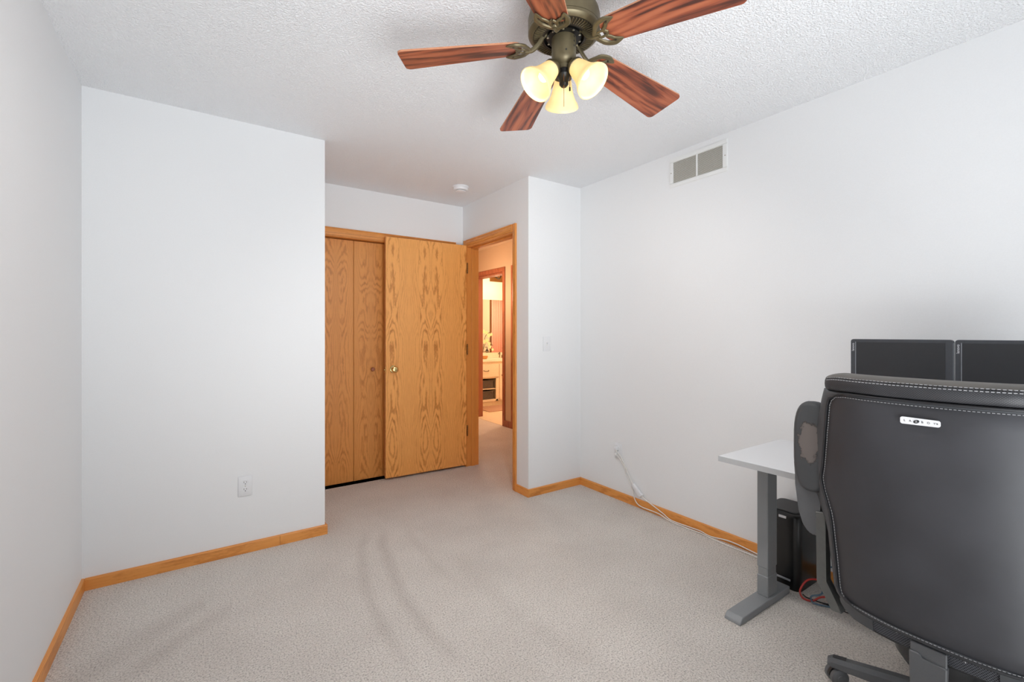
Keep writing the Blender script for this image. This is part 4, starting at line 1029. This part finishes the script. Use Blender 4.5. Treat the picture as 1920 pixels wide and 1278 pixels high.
# arms, flipped up: strut, arm body, worn pad
for s in (1, -1):
    def Y(y): return y if s > 0 else 2 * CY - y
    bm = NB()
    o = [(.668, .640), (.700, .635), (.697, .60), (.696, .402), (.652, .322), (.622, .322), (.632, .345), (.668, .41)]
    prism(bm, [(1.735, Y(y), z) for y, z in o], (.035, 0, 0))
    bmesh.ops.bevel(bm, geom=bm.edges[:], offset=.002, segments=1, affect='EDGES'); obj('arm_strut', bm, M['strut'], ch, smooth=False)
    bm = NB(); prism(bm, [(1.765, Y(.622), .324), (1.765, Y(.650), .324), (1.90, Y(.58), .372), (1.90, Y(.54), .372)], (0, 0, .018)); obj('strut_foot', bm, M['strut'], ch, smooth=False)
    # arm body: tapering plastic blade below the pad
    bm = NB()
    o = [(.683, .770), (.774, .790), (.768, .71), (.757, .62), (.745, .575), (.728, .553), (.708, .546), (.692, .556), (.690, .62), (.686, .70)]
    prism(bm, [(1.746, Y(y), z) for y, z in o], (.030, 0, 0))
    bmesh.ops.bevel(bm, geom=bm.edges[:], offset=.004, segments=2, affect='EDGES'); obj('arm_body', bm, M['gray_plastic'], ch)
    # pad: long rounded oval
    bm = NB(); n = 40
    def ov(sc, x):
        return [bm.verts.new((x, Y(.710 + (.058 * sc) * math.copysign(abs(math.cos(t)) ** .75, math.cos(t))), .855 + (.155 - .048 * (1 - sc)) * math.copysign(abs(math.sin(t)) ** .62, math.sin(t)))) for t in (2 * PI * i / n for i in range(n))]
    rr = [ov(.70, 1.719), ov(.86, 1.722), ov(.97, 1.731), ov(1.0, 1.745), ov(.97, 1.758), ov(.80, 1.764)]
    for A, B in zip(rr, rr[1:]):
        for q in range(n): bm.faces.new((A[q], A[(q + 1) % n], B[(q + 1) % n], B[q]))
    bm.faces.new(rr[0][::-1]); bm.faces.new(rr[-1])
    pad = obj('arm_pad', bm, M['worn'] if s > 0 else M['leather_side'], ch, angle=60, label='worn peeling black arm pad' if s > 0 else None)
    pts = [(1.7235, Y(.710 + .0505 * math.copysign(abs(math.cos(t)) ** .75, math.cos(t))), .855 + .1470 * math.copysign(abs(math.sin(t)) ** .62, math.sin(t))) for t in (2 * PI * i / 60 for i in range(61))]
    bm = NB(); tube(bm, pts[:-1], .0014, 6, closed=True); obj('piping', bm, M['strut'], pad)

# ------------------------------------------------------------------ bathroom beyond the hall
bv = thing('bathroom_vanity', 'cream bathroom vanity with open shelves seen through the doorway', 'cabinet', (3.50, 6.62, 0))
def vb(nm, x0, x1, y0, y1, z0, z1, mat='vanity', par=bv, bev=.002, **k):
    bm = NB(); box(bm, x0, x1, y0, y1, z0, z1, bev=bev, seg=1); return obj(nm, bm, M[mat], par, smooth=False, **k)
# local x from 0: shelves x .18-.66, door beyond
vb('side_panel', 0, .02, .02, .53, .08, .76); vb('side_panel', 1.28, 1.30, .02, .53, .08, .76); vb('divider', .725, .745, .02, .53, .08, .76)
vb('back_panel', .02, 1.28, .515, .53, .08, .76); vb('toe_kick', .0, 1.30, .04, .06, 0.004, .09); vb('bottom', .0, 1.30, .0, .53, .08, .115)
vb('shelf', .02, .725, .02, .515, .285, .300); vb('rail', .0, .745, .0, .02, .475, .490)
vb('face_frame', .0, 1.30, .001, .02, .705, .762); vb('face_frame', .02, .745, .001, .02, .487, .505); vb('face_frame', .725, .785, .0005, .0195, .08, .72)
vb('stile', .70, .745, .0, .02, .08, .50)
dr = vb('drawer', .02, .74, -.018, .0, .50, .715)
bm = NB(); tube(bm, catmull([(.44, -.018, .615), (.455, -.045, .605), (.49, -.05, .603), (.525, -.045, .605), (.54, -.018, .615)], 4), .007, 8); obj('cup_pull', bm, M['nickel'], dr)
dd = vb('door', .765, 1.28, -.018, .0, .10, .715)
bm = NB(); lathe(bm, [(.01, 0), (.008, .015), (.017, .022), (.014, .032), (0, .034)], 14, axis_mat((.81, -.018, .52), (0, -1, 0))); obj('knob', bm, M['nickel'], dd)
vb('countertop', -.01, 1.32, -.03, .53, .76, .80, 'counter'); vb('backsplash', -.01, 1.32, .51, .53, .80, .885, 'counter')
for z, lab in ((.30, 'dark grey storage basket on the upper vanity shelf'), (.115, 'dark grey storage basket on the lower vanity shelf')):
    b_ = thing('storage_basket', lab, 'basket', (3.50 + .44, 6.62 + .03, z + .001), 0, 'vanity baskets')
    bm = NB(); h = .135
    for q in range(5):
        e = .002 if q % 2 else 0
        box(bm, -.22 - e, .22 + e, -.002 - e, .28 + e, h / 5 * q, h / 5 * (q + 1), bev=.004, seg=1)
    obj('basket_body', bm, M['basket'], b_)
    bm = NB(); box(bm, -.225, .225, -.006, .004, h - .012, h + .006, bev=.003, seg=1); obj('rim', bm, M['basket'], b_)
fc = thing('bathroom_faucet', 'nickel faucet on the vanity countertop', 'faucet', (4.50, 6.98, .8015))
bm = NB(); tube(bm, catmull([(0, 0, 0), (0, -.01, .065), (-.02, -.04, .095), (-.06, -.09, .092), (-.09, -.11, .072)], 5), .011, 10); obj('spout', bm, M['nickel'], fc)
bm = NB(); lathe(bm, [(.02, 0), (.016, .02), (.018, .045), (0, .05)], 14, Matrix.Translation((.06, 0, 0))); obj('handle', bm, M['nickel'], fc)
sp_ = thing('soap_dispenser', 'dark soap dispenser behind the right bathroom casing', 'soap dispenser', (4.515, 6.85, .8015))
bm = NB(); lathe(bm, [(.03, 0), (.032, .01), (.032, .11), (.012, .13), (.010, .15)], 18); obj('bottle', bm, M['slot'], sp_)
bm = NB(); tube(bm, [(0, 0, .145), (0, 0, .18), (-.04, 0, .178)], .006, 8); obj('pump', bm, M['slot'], sp_)
sd_ = thing('soap_dish', 'amber ceramic soap dish on the left of the vanity', 'soap dish', (4.06, 6.78, .8015))
bm = NB(); lathe(bm, [(.045, 0), (.062, .03), (.066, .05), (.058, .05), (.04, .012), (0, .01)], 24); obj('bowl', bm, M['soap'], sd_)
# orchid
orc = thing('potted_orchid', 'pale yellow orchid blooming on the bathroom vanity', 'flower', (4.155, 6.98, .8015))
bm = NB(); lathe(bm, [(.035, 0), (.05, .06), (.055, .10), (.048, .10), (.0, .09)], 20); obj('pot', bm, M['counter'], orc)
for P in ([(0, 0, .09), (.01, 0, .25), (.05, -.01, .40), (.14, -.02, .47)], [(0, 0, .09), (.02, .01, .18), (.09, 0, .31), (.19, -.02, .22)]):
    bm = NB(); tube(bm, catmull(P, 6), .005, 6); obj('stem', bm, M['stem'], orc)
def flower(p, s):
    bm = NB()
    for q in range(5):
        a = 2 * PI * q / 5 + .3
        m = Matrix.Translation(p) @ Matrix.Rotation(R(90), 4, 'X') @ Matrix.Rotation(a, 4, 'Z') @ Matrix.Translation((s * .55, 0, 0)) @ Matrix.Scale(s * .62, 4, (1, 0, 0)) @ Matrix.Scale(s * .45, 4, (0, 1, 0)) @ Matrix.Scale(s * .18, 4, (0, 0, 1))
        bmesh.ops.create_icosphere(bm, subdivisions=1, radius=1, matrix=m)
    obj('flower', bm, M['petal'], orc)
for p, s in (((.0, -.03, .47), .035), ((.055, -.03, .45), .035), ((.10, -.03, .40), .036), ((.145, -.04, .42), .030), ((.01, -.03, .29), .036), ((.06, -.04, .31), .034), ((.10, -.04, .26), .035), ((.115, -.04, .20), .034), ((.175, -.04, .15), .026)): flower(p, s)
# mirror and light
mi = thing('bathroom_mirror', 'large frameless bathroom mirror above the vanity', 'mirror', (3.5, 7.15, 0))
bm = NB(); box(bm, 0, 1.34, -.006, 0, .89, 1.86); obj('mirror_glass', bm, M['mirror'], mi, smooth=False)
vl = thing('vanity_light', 'vanity light bar above the bathroom mirror', 'lamp', (4.45, 7.145, 2.03))
bm = NB(); box(bm, -.055, .62, -.03, 0, .165, .285, bev=.004, seg=1); obj('back_plate', bm, M['brass_old'], vl)
for x in (.10, .32, .54):
    bm = NB(); tube(bm, catmull([(x - .07, -.03, .27), (x, -.07, .215), (x + .03, -.09, .26), (x + .03, -.09, .29)], 4), .009, 8); a_ = obj('arm', bm, M['black_metal'], vl)
    bm = NB(); lathe(bm, [(.02, .0), (.04, .02), (.05, .06), (.055, .09)], 20, Matrix.Translation((x + .03, -.09, .29)), capt=False); obj('shade', bm, M['bathlamp'], a_)
cu = NB(); rows = []
for i in range(61):
    y = 5.655 + .95 * i / 60; x = 5.36 + .022 * math.sin(i * 1.05)
    rows.append([cu.verts.new((x, y, z)) for z in (.12, 1.1, 2.05)])
for A, B in zip(rows, rows[1:]):
    for q in range(2): cu.faces.new((A[q], A[q + 1], B[q + 1], B[q]))
sc_ = obj('shower_curtain', cu, M['curtain']); so = sc_.modifiers.new('solid', 'SOLIDIFY'); so.thickness = .003
tag(sc_, 'coral shower curtain reflected in the bathroom mirror', 'curtain')
bm = NB(); tube(bm, [(5.36, 5.60, 2.08), (5.36, 7.14, 2.08)], .012, 10)
tag(obj('curtain_rod', bm, M['nickel']), 'metal rod carrying the coral shower curtain', 'rod')
bm = NB(); box(bm, 5.47, 5.4995, 5.39, 5.48, 0, 2.1, bev=.003, seg=1)
tag(obj('trim_5', bm, M['brass_old'], smooth=False), 'brown upright trim reflected in the bathroom mirror', 'trim', kind='structure')
bm = NB(); box(bm, 3.75, 4.6, 6.10, 6.58, .005, .016, bev=.004, seg=2)
tag(obj('bath_rug', bm, M['rug']), 'dusty pink bath rug before the vanity', 'rug')
